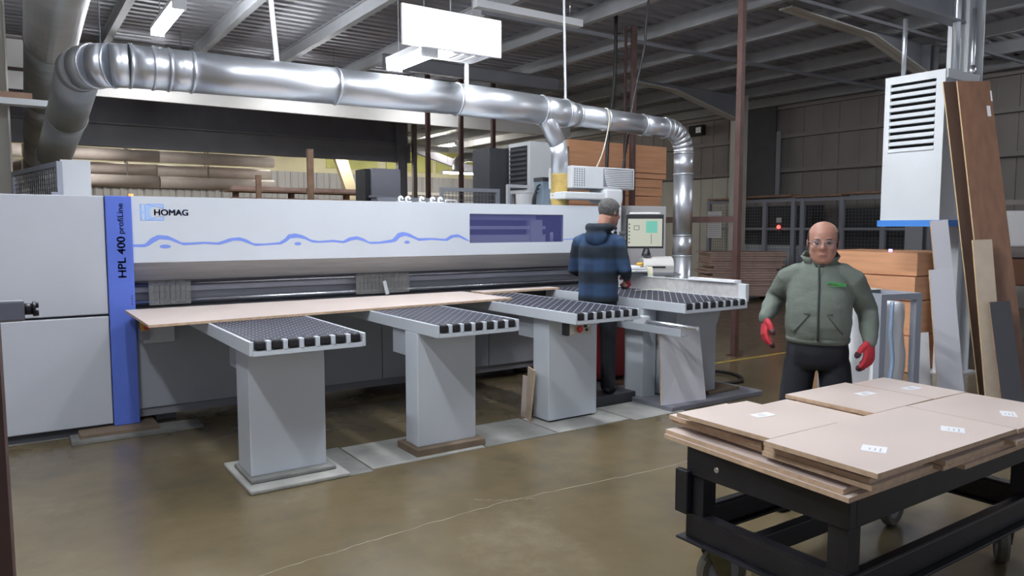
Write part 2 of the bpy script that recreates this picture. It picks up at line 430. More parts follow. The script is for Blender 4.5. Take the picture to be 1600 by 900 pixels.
# back wall of the neighbouring hall
wb = tag(obj('wall_back', bx(BM(), XL, XW, YB, YB + .12, 0, ZD + .1), M['cream']), kind='structure')
cr = None
for k in range(47):
    x = XL + k * .5
    if cr is None:
        bm = bx(BM(), 0, .48, YB - .05, YB - .003, 0, 3.75)
        for q in (.1, .34): bx(bm, q - .05, q + .05, YB - .08, YB - .05, 0, 3.75)
        cr = obj('ribbed_sheet', bm, M['corr'], wb); cr.location.x = x
    else: share(cr, wb, (k * .5, 0, 0))
obj('sill_rail', bx(BM(), XL, XW, YB - .14, YB - .08, 3.0, 3.12), M['pale'], wb)
for x in (10.4, 12.9, 15.2): obj('roof_light', bx(BM(), x, x + 2.1, YB - .06, YB - .004, 3.95, ZD), M['greenish'], wb)
tb2 = tag(obj('trim_4', BM(), M['darksteel']), kind='structure')
bm = BM(); prism(bm, [(12.6, 25.0, 4.75), (12.6, 25.0, 4.45), (16.6, 25.0, 3.35), (16.6, 25.0, 3.65)], (0, .18, 0)); bm.to_mesh(tb2.data); bm.free()
wl = tag(obj('wall_left', bx(BM(), XL - .12, XL, -3, YB, 0, ZD + .1), M['cladding']), kind='structure')

# columns and frames
def column(name, x0, x1, y0, y1, z1, m, label, extra=None):
    t = thing(name, label, 'column', ((x0 + x1) / 2, (y0 + y1) / 2, 0))
    cx, cy = (x0 + x1) / 2, (y0 + y1) / 2; tk = .016
    bm = bx(BM(), x0, x0 + tk, y0, y1, 0, z1); bx(bm, x1 - tk, x1, y0, y1, 0, z1); bx(bm, x0 + tk, x1 - tk, cy - .008, cy + .008, 0, z1)
    obj('shaft', bm, M[m], t); obj('base_plate', bx(BM(), x0 - .06, x1 + .06, y0 - .06, y1 + .06, 0, .02), M[m], t)
    return t
c1 = column('steel_column', 8.74, 9.10, 4.05, 4.27, 4.86, 'offwhite', 'pale painted steel column standing behind the louvred heater')
obj('rafter', bx(BM(), 2.0, 8.74, 4.08, 4.24, 3.86, 3.885), M['beamgrey'], c1)
obj('rafter_web', bx(BM(), 2.0, 8.74, 4.15, 4.17, 3.885, 4.30), M['beamgrey'], c1)
obj('rafter_flange', bx(BM(), 2.0, 8.74, 4.05, 4.27, 4.30, 4.33), M['beamgrey'], c1)
def haunch(t, y, pts, m='beamgrey'):
    bm = BM()
    for (x0, z0), (x1, z1) in zip(pts, pts[1:]):
        obj('haunch_flange', prism(BM(), [(x0, y - .11, z0), (x1, y - .11, z1), (x1, y - .11, z1 + .025), (x0, y - .11, z0 + .025)], (0, .22, 0)), M['cladding_pale'], t)
        prism(bm, [(x0, y - .008, z0), (x1, y - .008, z1), (x1, y - .008, 4.868), (x0, y - .008, 4.868)], (0, .016, 0))
    obj('haunch', bm, M[m], t)
c2 = column('steel_column', 14.86, 15.12, 12.0, 12.3, 4.86, 'cladding_pale', 'pale steel column behind the brown pole, far hall side')
haunch(c2, 12.15, [(11.3, 4.80), (12.7, 4.74), (14.86, 4.25)])
c3 = column('steel_column', 13.45, 13.75, 6.85, 7.15, 4.86, 'beamgrey', 'grey steel column hidden behind the louvred heater, carrying a sloping haunch')
haunch(c3, 7.0, [(9.6, 4.84), (11.8, 4.76), (13.45, 4.36)])
c4 = column('steel_column', 9.52, 9.80, 19.80, 19.98, 4.86, 'beamgrey', 'dark grey column at the end of the deep dark beam behind the saw')
obj('cover_post', bx(BM(), 10.0, 10.12, 19.80, 19.92, 0, 4.86), M['girt'], c4)
c5 = column('steel_column', -.28, .11, 8.98, 9.3, 4.86, 'cladding_pale', 'pale pinkish column at the left edge of the frame behind the mesh guard')

def post(x, y, s, z1, m, label, name='post'):
    t = thing(name, label, 'post', (x, y, 0))
    obj('shaft', bx(BM(), x - s / 2, x + s / 2, y - s / 2, y + s / 2, 0, z1, bev=.004), M[m], t)
    obj('foot_plate', bx(BM(), x - s, x + s, y - s, y + s, 0, .015), M[m], t); return t
pp = post(7.744, 6.27, .075, 4.868, 'rust_hi', 'tall rust brown steel post with a cross rail, standing right of the saw', 'steel_post')
obj('cross_rail', bx(BM(), 7.71, 7.775, 6.31, 7.75, 1.72, 1.80), M['rust_hi'], pp)
post(8.49, 9.0, .075, 4.868, 'rust_hi', 'rust brown steel post in front of the tall orange board stack', 'steel_post')
post(8.36, 9.05, .035, 4.868, 'rust', 'thin dark post just left of the rust brown post by the orange stack', 'steel_post')
for x, l in ((7.41, 'dark brown post left of the far glowing tube, behind the saw'), (8.21, 'dark brown post crossing the far glowing tube, behind the saw'), (9.03, 'dark brown post beside the black panel, behind the saw')):
    post(x, 14.0, .085, 4.868, 'rust', l, 'steel_post')
post(5.585, 16.0, .12, 3.35, 'timber', 'brown timber post under the dark beam, left of the yellow lit brace', 'timber_post')
post(4.47, 16.0, .10, 2.75, 'timber', 'short pale brown timber post behind the white saw panel', 'timber_post')

# ---------------------------------------------------------------- lamps
def tube_light(x, y, z, ln, label, n=2, along='Y', glow='tube', hang=0.0, group=None):
    hang = ZD - z - .1
    t = thing('tube_light', label, 'light', (x, y, z), group)
    f = (lambda bm, a, b_, c, d, e, g: bx(bm, x + a, x + b_, y + c, y + d, z + e, z + g)) if along == 'Y' else (lambda bm, a, b_, c, d, e, g: bx(bm, x + c, x + d, y + a, y + b_, z + e, z + g))
    h = ln / 2
    obj('housing', f(BM(), -.09, .09, -h, h, .045, .10), M['white'], t)
    for k in range(n):
        o = (k - (n - 1) / 2) * .11
        p = [(x + o, y - h + .03, z), (x + o, y + h - .03, z)] if along == 'Y' else [(x - h + .03, y + o, z), (x + h - .03, y + o, z)]
        obj('tube', cyl(BM(), *p, .019, 10), M[glow], t)
    for s in (-1, 1): obj('lamp_holder', f(BM(), -.085, .085, s * (h - .015) - .015, s * (h - .015) + .015, -.03, .045), M['white'], t)
    if hang:
        for s in (-1, 1):
            bm = BM(); p = (x, y + s * h * .7) if along == 'Y' else (x + s * h * .7, y)
            cyl(bm, (*p, z + .1), (*p, z + .1 + hang), .005, 6); obj('hanger', bm, M['steel'], t)
tube_light(1.93, 10.95, 4.38, 1.6, 'glaring tube lamp hung under the roof deck at upper left', hang=.6)
tube_light(3.41, 6.78, 3.29, .80, 'glaring twin tube lamp just below the hanging white unit', hang=1.36)
tube_light(14.05, 24.0, 3.64, 1.60, 'glowing tube lamp in the far hall between dark posts', n=1, along='X', glow='tube_warm', hang=1.2)
G = 'overhead lamps before the saw'
for k, (x, y, n) in enumerate(((-.9, 2.8, 2), (.7, 2.9, 2), (3.0, 4.0, 2), (5.2, 4.7, 2), (13.6, 3.6, 1))):  # last lamp added out of view to brighten the right aisle
    tube_light(x, y, 4.70, 1.6, ('first', 'second', 'third', 'fourth', 'added unseen far single')[k] + ' tube lamp, from the left, of the row before the saw', n=n, hang=.25, group=G)
G = 'added lamps brightening the pale fascia behind the duct'
for k, x in enumerate((2.2, 5.0, 7.8)):  # unseen lamps added so the fascia reads bright
    tube_light(x, 14.35, 4.42, 1.5, ('left', 'middle', 'right')[k] + ' tube lamp added to brighten the pale fascia, hidden behind the duct', n=2, along='X', hang=.35, glow='tube_dim', group=G)
G = 'overhead lamps of the neighbouring hall'
for x, y in ((3.5, 25.6), (8.8, 25.5), (14, 25.0), (3.0, 17.2), (1.6, 21.5), (8.7, 21.5)):  # near and low lamps added out of sight to brighten beam, ducts, brace
    tube_light(x, y, 3.9 if y == 21.5 else 4.72 if y > 18 else 4.55, 1.6, ('added hidden near' if y < 18 else 'added hidden low left' if y == 21.5 and x < 5 else 'added hidden low right' if y == 21.5 else 'left' if x < 5 else 'middle' if x < 9 else 'right') + ' tube lamp in the neighbouring hall behind the saw', n=2, hang=.18 if y < 18 else .1 if y < 23.5 else .7, glow='tube_warm' if y > 22 else 'tube_mid' if y > 18 else 'tube_dim', group=G)

# batten (not lit) and hanging unit
lb = thing('light_batten', 'long white batten under the purlins, right of the hanging white unit', 'light batten', (6.2, 8.65, 4.56))
bm = bx(BM(), 5.3, 7.1, 8.59, 8.72, 4.56, 4.66, bev=.006); obj('channel', bm, M['white'], lb)
obj('hanger', merge(cyl(BM(), (5.6, 8.65, 4.66), (5.6, 8.65, 5.09), .006, 6), cyl(BM(), (6.9, 8.65, 4.66), (6.9, 8.65, 5.09), .006, 6)), M['steel'], lb)
hu = thing('ceiling_unit', 'white box unit hung under the roof, tube lamp glaring beneath it', 'air unit', (3.6, 6.5, 3.33))
obj('front_panel', bx(BM(), 3.075, 4.15, 6.28, 6.31, 3.32, 3.68, bev=.004), M['white'], hu)
obj('gear_tray', bx(BM(), 3.56, 4.08, 6.315, 6.74, 3.335, 3.45, bev=.006), M['white'], hu)
bm = BM()
for x in (3.66, 3.78, 3.90): bx(bm, x, x + .07, 6.38, 6.66, 3.328, 3.334)
obj('underside_slot', bm, M['greybox'], hu)
obj('hanger', merge(cyl(BM(), (3.7, 6.5, 3.45), (3.7, 6.5, 5.09), .008, 6), cyl(BM(), (3.95, 6.5, 3.45), (3.95, 6.5, 5.09), .008, 6)), M['steel'], hu)

# ---------------------------------------------------------------- ducts
ZA = 2.965
du = thing('extraction_duct', 'galvanised round extraction duct running over the saw with an end drop', 'duct', (4, 6.9, 2.6))
def rad(x): return .173 if x < 3.5 else (.160 if x < 5.42 else .128)
def axis(x): return ZA + .03 * math.sin(PI * min(max((x - .8) / 6, 0), 1)) - .045 * max(0, (x - 4.5) / 2.8)
xs = [.92, 1.21, 1.39, 2.67, 3.99, 5.09, 5.43]
for a, b_ in zip(xs, xs[1:]):
    obj('duct_section', tube(BM(), [(a, 6.9, axis(a)), ((a + b_) / 2, 6.9, axis((a + b_) / 2)), (b_, 6.9, axis(b_))], [.174 - .003 * max(0, a - 1), .174 - .003 * max(0, a - 1) - .002, .174 - .003 * max(0, b_ - 1)], 28), M['galv'], du)
obj('reducer', tube(BM(), [(5.43, 6.9, axis(5.43)), (5.62, 6.9, axis(5.62))], [.161, .128], 28), M['galv'], du)
for a, b_ in zip([5.62, 6.66, 7.05], [6.66, 7.05, 7.12]):
    obj('duct_section', tube(BM(), [(a, 6.9, axis(a)), (b_, 6.9, axis(b_))], [.128, .126], 24), M['galv'], du)
for x in (.92, 1.09, 1.21, 1.39, 2.67, 3.99, 5.09, 5.43, 5.62, 6.05, 6.66, 7.05):
    r = (.174 - .003 * max(0, x - 1)) if x < 5.5 else .128
    obj('joint_ring', tube(BM(), [(x - .012, 6.9, axis(x)), (x, 6.9, axis(x)), (x + .012, 6.9, axis(x))], [r + .004, r + .010, r + .004], 28), M['galv'], du)
# left elbow, gored, then the run going back and down
pts = []
for k in range(5):
    a = PI / 2 * k / 4; pts.append((.92 - .34 * math.sin(a), 6.9 + .34 * (1 - math.cos(a)), axis(.92) - .02 * k / 4))
for k, (a, b_) in enumerate(zip(pts, pts[1:])): obj('elbow_gore', tube(BM(), [a, b_], .175, 28), M['galv'] if k < 2 else M['galv_dusty'], du)
for p, q in ((pts[1], pts[2]), (pts[2], pts[3])):
    d = (Vector(q) - Vector(p)).normalized() * .01
    obj('gore_seam', tube(BM(), [Vector(p) - d, p, Vector(p) + d], [.177, .184, .177], 28), M['galv'], du)
back = [pts[-1], (.56, 8.4, 2.72), (.52, 10.0, 2.47), (.50, 12.6, 2.05), (.50, 13.4, 1.75), (.50, 13.75, 1.2), (.50, 13.8, .02)]
for a, b_ in zip(back, back[1:]): obj('back_run', tube(BM(), [a, b_], [.172, .172], 28), M['galv_dusty'], du)
for p in (back[1], back[2]): obj('joint_ring', tube(BM(), [Vector(p) - Vector((0, .012, 0)), p, Vector(p) + Vector((0, .012, 0))], [.175, .182, .175], 28), M['galv_dusty'], du)
# right elbow and drop
pts = []
for k in range(7):
    a = PI / 2 * k / 6; pts.append((7.12 + .30 * math.sin(a), 6.9, axis(7.12) - .30 * (1 - math.cos(a))))
for a, b_ in zip(pts, pts[1:]): obj('elbow_gore', tube(BM(), [a, b_], .127, 24), M['galv'], du)
zz = [pts[-1][2], 2.35, 1.55, 1.28, .35]
for a, b_ in zip(zz, zz[1:]): obj('drop_section', cyl(BM(), (7.42, 6.9, a), (7.42, 6.9, b_), .126, 24), M['galv'], du)
for z in zz[:-1]: obj('joint_ring', tube(BM(), [(7.42, 6.9, z - .01), (7.42, 6.9, z), (7.42, 6.9, z + .01)], [.129, .135, .129], 24), M['galv'], du)
obj('drop_foot', bx(BM(), 7.24, 7.60, 6.72, 7.08, 0, .36, bev=.01), M['galv'], du)
# branch with ribbed hose
obj('branch_saddle', tube(BM(), [(5.13, 6.9, 2.95), (5.20, 6.88, 2.82), (5.32, 6.88, 2.62)], [.115, .105, .10], 20), M['galv'], du)
obj('branch_pipe', tube(BM(), [(5.32, 6.88, 2.64), (5.35, 6.88, 2.50), (5.35, 6.88, 2.26)], .10, 20), M['galv'], du)
bm = BM(); zs = [2.28 - .02 * k for k in range(20)]
tube(bm, [(5.35, 6.88, z) for z in zs], [.104 if k % 2 else .097 for k in range(len(zs))], 20); obj('ribbed_hose', bm, M['hose'], du)
for (x, zt, tilt, wd) in ((2.13, 4.868, -.14, .045), (4.12, 3.45, .0, .05), (5.45, 4.868, -.05, .03)):
    bm = BM(); prism(bm, [(x - wd / 2, 6.9, ZA + .10), (x + wd / 2, 6.9, ZA + .10), (x + wd / 2 + tilt, 6.9, zt), (x - wd / 2 + tilt, 6.9, zt)], (0, .004, 0))
    if zt < 4.868: pass
    obj('hanger_strap', bm, M['offwhite'], du)
bm = cyl(BM(), (.72, 6.98, axis(.9) + .17), (.71, 6.98, 5.09), .006, 6); obj('hanger_rod', bm, M['midgrey'], du)

td = thing('trunk_duct', 'large dusty galvanised trunk duct running back under the roof at upper left', 'duct', (.49, 8, 3.4))
P = lambda y: (.49 + .018 * (y - 8.03), y, 3.70 - .029 * (y - 8.03))
ys = [5.0, 9.55, 13.0, 17.0, 21.0, 24.5]
for i, (a, b_) in enumerate(zip(ys, ys[1:])):
    obj('duct_section', tube(BM(), [P(a), P(b_)], .248 if i else .252, 32), M['galv'] if i == 0 else M['galv_dusty'], td)
for a in ys[1:-1]: obj('joint_ring', tube(BM(), [P(a - .012), P(a), P(a + .012)], [.251, .258, .251], 32), M['galv_dusty'], td)
obj('hanger_rod', merge(cyl(BM(), (.30, 9.2, 3.7), (.30, 9.2, 5.09), .006, 6), cyl(BM(), (.72, 9.2, 3.7), (.72, 9.2, 5.09), .006, 6)), M['midgrey'], td)

lg = thing('wall_bracket', 'white edged bracket with brown board on it jutting from the left edge', 'bracket', (-.3, 8.9, 2.85))
obj('arm', bx(BM(), -1.6, .50, 8.82, 8.975, 2.85, 2.91), M['offwhite'], lg)
obj('board', bx(BM(), -1.6, .30, 8.83, 8.975, 2.912, 2.97), M['timber'], lg)

# ---------------------------------------------------------------- cables
def cable(name, pts, r, m, label, cat='cable'):
    return one(name, tube(BM(), pts, r, 6), M[m], label, cat)
def curve(p, n=6):
    p = [Vector(q) for q in p]; out = []
    for i in range(len(p) - 1):
        a, b_, c, d = p[max(i - 1, 0)], p[i], p[i + 1], p[min(i + 2, len(p) - 1)]
        for k in range(n):
            t = k / n; out.append(.5 * ((2 * b_) + (c - a) * t + (2 * a - 5 * b_ + 4 * c - d) * t * t + (3 * b_ - a - 3 * c + d) * t ** 3))
    return out + [p[-1]]
cable('power_cable', curve([(7.1, 7.2, 5.09), (7.0, 7.2, 4.25), (6.97, 7.2, 3.95), (6.80, 7.2, 3.3), (6.55, 7.2, 2.0)]), .016, 'cable', 'black cable hanging from the roof behind the duct near its end elbow')
cable('power_cable', curve([(8.24, 9.15, 5.09), (8.22, 9.15, 4.0), (8.10, 9.15, 3.2), (8.02, 9.1, 2.3)]), .03, 'cable', 'thick black cable hanging before the orange stack, left of the brown post')
cable('air_line', curve([(5.95, 6.74, 3.05), (5.97, 6.73, 2.9), (5.88, 6.73, 2.55), (5.76, 6.72, 2.34)]), .008, 'cord', 'thin beige line hanging from the duct to the white cooling unit', 'cord')
cable('floor_cable', curve([(6.20, 5.75, .02), (6.45, 5.78, .022), (6.66, 5.60, .022), (6.66, 5.35, .022), (6.45, 5.12, .022), (6.10, 5.14, .02)]), .018, 'cable', 'black cable looped on the floor beside the right saw table')
# ================================================================ PANEL SAW
ps = thing('panel_saw', 'long pale grey and blue panel saw with white front beam and blue wave', 'machine', (3, 7.1, 0))
XA, XB, YF, YR = .862, 6.45, 6.72, 7.62
# left cabinet, split by a dark seam, and the blue corner pillar
bm = bx(BM(), -1.6, .668, 6.70, 7.6, .965, 1.902, bev=.008); lc = obj('cabinet_door', bm, M['panelgrey'], ps)
bm = bx(BM(), -1.6, .668, 6.70, 7.6, .075, .948, bev=.008); obj('cabinet_door', bm, M['panelgrey'], ps)
obj('cabinet_frame', bx(BM(), -1.58, .70, 6.74, 7.58, .0, 1.88), M['darkgap'], ps)
bp = obj('pillar', bx(BM(), .673, .862, 6.688, 7.0, .055, 1.903, bev=.006), M['blue'], ps)
VERT = Matrix(((0, -1, 0, 0), (0, 0, -1, 0), (1, 0, 0, 0), (0, 0, 0, 1)))
FRONT = Matrix(((1, 0, 0, 0), (0, 0, -1, 0), (0, 1, 0, 0), (0, 0, 0, 1)))
def lettering(body, base, wd, ht, mtx, m, parent, name='lettering', bold=0.0):
    bm, w0, h0 = text_mesh(body, 1.0, None)
    bm.transform(Matrix.Diagonal((wd / w0, ht / h0, 1, 1)))
    if bold:
        t = bm.copy(); t.transform(Matrix.Translation((bold, 0, 0))); merge(bm, t)
        t = bm.copy(); t.transform(Matrix.Translation((0, bold * .6, 0))); merge(bm, t)
    bm.transform(Matrix.Translation(base) @ mtx)
    return obj(name, bm, M[m], parent)
lettering('HPL 400', (.806, 6.6875, 1.252), .325, .058, VERT, 'print_navy', bp, bold=.004)
lettering('profiLine', (.812, 6.6875, 1.602), .24, .054, VERT, 'print_navy', bp, bold=.0022)
bm = BM()
for k in range(4): cyl(bm, (.838, 6.6885, 1.035 + .022 * k), (.838, 6.6865, 1.035 + .022 * k), .007, 8)
obj('dot_row', bm, M['print_navy'], bp)
# front beam with the tinted window let in
bm = BM(); wx0, wx1, wz0, wz1 = 4.04, 5.283, 1.492, 1.797
bx(bm, XA, wx0, YF, YF + .04, 1.366, 1.906); bx(bm, wx1, XB - .3, YF, YF + .04, 1.366, 1.906); bx(bm, wx0, wx1, YF, YF + .04, 1.366, wz0); bx(bm, wx0, wx1, YF, YF + .04, wz1, 1.906)
be = obj('front_beam', bm, M['mach'], ps)
obj('beam_cover', bx(BM(), XA, XB - .3, YF + .04, YR, 1.80, 1.906, bev=.004), M['mach'], ps)
obj('beam_back', bx(BM(), XA, XB - .3, YF + .30, YR, 1.20, 1.80), M['darkgap'], ps)
bm = BM(); bx(bm, wx0, wx1 - .35, YF + .05, YF + .10, 1.735, 1.80); bx(bm, wx0, wx1 - .2, YF + .07, YF + .12, 1.635, 1.67); bx(bm, wx0, wx1 - .2, YF + .07, YF + .12, 1.49, 1.575); bx(bm, 4.86, 5.02, YF + .045, YF + .14, 1.50, 1.74); cyl(bm, (5.16, YF + .06, 1.49), (5.16, YF + .06, 1.60), .02, 10)
obj('carriage_bands', bm, M['offwhite'], ps)  # carriage parts; pale bars also imitate bands reflected in the window
obj('viewing_window', bx(BM(), wx0, wx1, YF + .006, YF + .014, wz0, wz1), M['window'], be)
bm = BM()
bx(bm, XA, XB - .3, YF + .045, YF + .30, 1.79, 1.80); obj('inner_lip', bm, M['slate'], ps)
# wave line printed along the beam
U = [(.858, 1.516), (.953, 1.518), (.999, 1.566), (1.052, 1.592), (1.127, 1.585), (1.18, 1.558), (1.233, 1.528), (1.295, 1.527), (1.406, 1.533), (1.519, 1.525), (1.568, 1.541), (1.618, 1.561), (1.702, 1.569), (1.761, 1.55), (1.82, 1.514), (1.906, 1.51), (2.047, 1.522), (2.093, 1.55), (2.13, 1.59), (2.194, 1.6), (2.267, 1.582), (2.34, 1.541), (2.415, 1.529), (2.55, 1.539), (2.647, 1.527), (2.707, 1.56), (2.787, 1.571), (2.858, 1.548), (2.905, 1.517), (3.012, 1.516), (3.157, 1.538), (3.213, 1.598), (3.269, 1.611), (3.343, 1.594), (3.437, 1.546), (3.592, 1.548), (3.749, 1.537), (3.81, 1.575), (3.891, 1.585), (3.952, 1.561), (4.035, 1.516)]
Lw = [(.857, 1.496), (.952, 1.492), (.99, 1.508), (1.02, 1.53), (1.066, 1.556), (1.141, 1.549), (1.202, 1.521), (1.248, 1.504), (1.31, 1.507), (1.413, 1.514), (1.534, 1.504), (1.601, 1.524), (1.651, 1.54), (1.718, 1.536), (1.768, 1.515), (1.836, 1.49), (1.923, 1.495), (2.065, 1.502), (2.119, 1.529), (2.147, 1.554), (2.211, 1.56), (2.284, 1.545), (2.349, 1.515), (2.415, 1.511), (2.549, 1.517), (2.657, 1.505), (2.727, 1.53), (2.787, 1.539), (2.857, 1.521), (2.92, 1.495), (3.0, 1.495), (3.138, 1.505), (3.194, 1.516), (3.24, 1.558), (3.296, 1.571), (3.362, 1.553), (3.446, 1.519), (3.591, 1.529), (3.769, 1.515), (3.84, 1.55), (3.911, 1.553), (3.962, 1.531), (4.035, 1.506)]
def at(l, x):
    for (a, za), (b_, zb) in zip(l, l[1:]):
        if a <= x <= b_: return za + (zb - za) * (x - a) / (b_ - a)
    return l[-1][1] if x > l[-1][0] else l[0][1]
bm = BM(); n = 190; prev = None
for i in range(n + 1):
    x = .864 + (4.03 - .864) * i / n
    q = [bm.verts.new((x, YF - .0012, at(U, x))), bm.verts.new((x, YF - .0012, at(Lw, x)))]
    if prev: bm.faces.new((prev[1], q[1], q[0], prev[0]))
    prev = q
q = [bm.verts.new((x, YF - .0012, z)) for x, z in ((5.284, 1.513), (5.95, 1.532), (5.95, 1.541), (5.284, 1.524))]; bm.faces.new(q)
for cx, cz, rx, rz in ((1.105, 1.496, .043, .016), (2.215, 1.506, .032, .015), (3.314, 1.508, .030, .015)):
    bm.faces.new([bm.verts.new((cx + rx * math.cos(2 * PI * k / 20), YF - .0013, cz + rz * math.sin(2 * PI * k / 20))) for k in range(20)])
obj('wave_line', bm, M['print_blue'], be)
# emblem and name
def flat(bm, pts, y): bm.faces.new([bm.verts.new((x, y, z)) for x, z in pts])
bm = BM()
arc = [(1.052 + .056 * math.cos(R(a)), 1.776 + .052 * math.sin(R(a))) for a in range(40, 321, 14)]
flat(bm, [(1.101, 1.709), (.975, 1.709), (.975, 1.842), (1.101, 1.842), (1.101, 1.809)] + arc + [(1.101, 1.742)], YF - .0012)
flat(bm, [(.925, 1.709), (.943, 1.709), (.943, 1.765), (.954, 1.765), (.954, 1.709), (.969, 1.709), (.969, 1.842), (.954, 1.842), (.954, 1.785), (.943, 1.785), (.943, 1.842), (.925, 1.842)][::1], YF - .0012)
em = obj('emblem', bm, M['print_light'], be)
bm = BM()
def edge_line(pts, y, t):
    for (a, za), (b_, zb) in zip(pts, pts[1:] + pts[:1]):
        d = Vector((b_ - a, zb - za)).normalized() * t; nx, nz = -d.y, d.x
        flat(bm, [(a, za), (b_, zb), (b_ + nx, zb + nz), (a + nx, za + nz)], y)
edge_line([(.925, 1.709), (.969, 1.709), (.969, 1.842), (.925, 1.842)], YF - .0016, .003)
edge_line([(.975, 1.709), (1.101, 1.709), (1.101, 1.742), (1.05, 1.742)], YF - .0016, .003)
edge_line([(.975, 1.842), (1.101, 1.842), (1.101, 1.809)], YF - .0016, .003)
obj('emblem_outline', bm, M['print_blue'], be)
lettering('HOMAG', (1.03, YF - .0018, 1.751), .257, .048, FRONT, 'print_navy', be, bold=.0045)
# sloped steel under the beam, pressure bars, strip curtains, bed
bm = prism(BM(), [(XA, YF + .002, 1.364), (XA, 6.955, 1.195), (XA, 6.975, 1.20), (XA, 6.975, 1.364)], (XB - .32 - XA, 0, 0)); obj('sloped_cover', bm, M['slope'], ps)
obj('pressure_bar', cyl(BM(), (XA, 7.0, 1.168), (XB - .4, 7.0, 1.168), .019, 12), M['steel'], ps)
obj('pressure_bar', bx(BM(), XA, XB - .4, 7.0, 7.02, 1.188, 1.197), M['steel'], ps)
obj('pressure_bar', cyl(BM(), (XA, 6.98, 1.020), (XB - .4, 6.98, 1.020), .02, 12), M['steel'], ps)
obj('pressure_beam', bx(BM(), XA, XB - .4, 7.05, 7.12, 1.09, 1.15, bev=.01), M['slate'], ps)
obj('pressure_beam', bx(BM(), XA, XB - .4, 7.10, 7.16, 1.03, 1.085), M['throat'], ps)
obj('throat_back', bx(BM(), XA, XB - .4, 7.18, 7.24, .97, 1.20), M['throat'], ps)
def curtain(x0, x1):
    k = 0; x = x0
    while x < x1 - .01:
        wd = .042; bm = bx(BM(), x, x + wd - .003, 6.935 + .004 * (k % 2), 6.939 + .004 * (k % 2), .992, 1.196); obj('curtain_strip', bm, M['curtain'], ps); x += wd; k += 1
curtain(1.0, 1.31); curtain(2.86, 3.43)
obj('curtain_rail', bx(BM(), XA, XB - .4, 6.94, 6.955, 1.185, 1.20), M['darkgap'], ps)
obj('stop_finger', obx(BM(), (3.16, 6.90, 1.05), (.035, .02, .14), ry=-.25), M['offwhite'], ps)
obj('machine_bed', bx(BM(), XA, XB - .3, 6.62, 7.6, .90, .975), M['darkgap'], ps)
# base panels
x = XA; edges = [XA, 1.78, 3.05, 4.3, 6.1]
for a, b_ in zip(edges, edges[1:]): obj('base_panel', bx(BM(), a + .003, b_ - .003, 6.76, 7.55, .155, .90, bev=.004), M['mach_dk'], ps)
obj('base_rail', bx(BM(), XA, 6.1, 6.78, 7.5, .085, .15), M['beamgrey'], ps)
for x in (1.1, 2.4, 3.7, 5.0, 6.0): obj('base_foot', bx(BM(), x - .08, x + .08, 6.95, 7.2, 0, .09), M['darksteel'], ps)
obj('footing', bx(BM(), .42, .98, 6.52, 6.9, 0, .055, bev=.006), M['timber_block'], ps)
obj('footing', bx(BM(), .36, 1.30, 6.45, 6.70, 0, .028, bev=.004), M['concrete_dk'], ps)
# stop button box under the board, at the blue pillar
cb = obj('control_housing', bx(BM(), .90, 1.13, 6.58, 6.76, .72, .90, bev=.006), M['mach'], ps)
obj('button_box', bx(BM(), .862, .93, 6.50, 6.58, .76, .855), M['midgrey'], cb)
obj('stop_plate', bx(BM(), .868, .925, 6.492, 6.53, .835, .905), M['yellow'], cb)
obj('stop_button', tube(BM(), [(.905, 6.49, .865), (.905, 6.465, .865), (.905, 6.455, .865)], [.012, .022, .016], 12), M['redbtn'], cb)
obj('yellow_plate', bx(BM(), 1.05, 1.12, 6.57, 6.58, .85, .905), M['yellow'], cb)
obj('status_lamp', tube(BM(), [(.875, 6.80, 1.906), (.875, 6.80, 1.925)], .018, 10), M['amber'], ps)
# top fittings
for x in (3.39, 3.47, 3.63, 3.76, 3.85):
    bm = bx(BM(), x - .03, x + .03, 6.98, 7.06, 1.906, 1.925); tube(bm, curve([(x - .012, 7.02, 1.925), (x - .012, 7.02, 1.955), (x + .012, 7.02, 1.968), (x + .03, 7.02, 1.945)], 4), .013, 8)
    obj('air_fitting', bm, M['white'], ps)
bm = BM(); cyl(bm, (3.9, 7.0, 1.945), (4.05, 7.0, 1.945), .006, 6); cyl(bm, (3.91, 7.0, 1.906), (3.91, 7.0, 1.945), .006, 6); cyl(bm, (4.04, 7.0, 1.906), (4.04, 7.0, 1.945), .006, 6)
obj('grab_rail', bm, M['offwhite'], ps)
# right cabinet behind the screen, gantry box
obj('control_cabinet', bx(BM(), 6.50, 7.22, 7.0, 7.6, .02, 1.93, bev=.01), M['greybox'], ps)
obj('gantry', bx(BM(), 5.25, 6.14, 6.66, 6.94, 1.975, 2.06, bev=.015), M['offwhite'], ps)
obj('gantry_head', bx(BM(), 5.86, 6.12, 6.64, 6.96, 1.94, 2.105, bev=.02), M['offwhite'], ps)
pc = obj('console_post', bx(BM(), 5.86, 6.08, 6.62, 6.80, .98, 1.95, bev=.012), M['offwhite'], ps)
bm = bx(BM(), 5.89, 6.03, 6.595, 6.62, 1.34, 1.82, bev=.006); st = obj('button_strip', bm, M['offwhite'], ps)
obj('stop_button', tube(BM(), [(5.97, 6.595, 1.79), (5.97, 6.57, 1.79)], [.025, .022], 12), M['redbtn'], st)
for k in range(5): obj('push_button', cyl(BM(), (5.955, 6.596, 1.70 - .055 * k), (5.955, 6.578, 1.70 - .055 * k), .021, 10), M['rubber'], st)
obj('key_switch', cyl(BM(), (5.965, 6.596, 1.40), (5.965, 6.57, 1.40), .032, 12), M['rubber'], st)
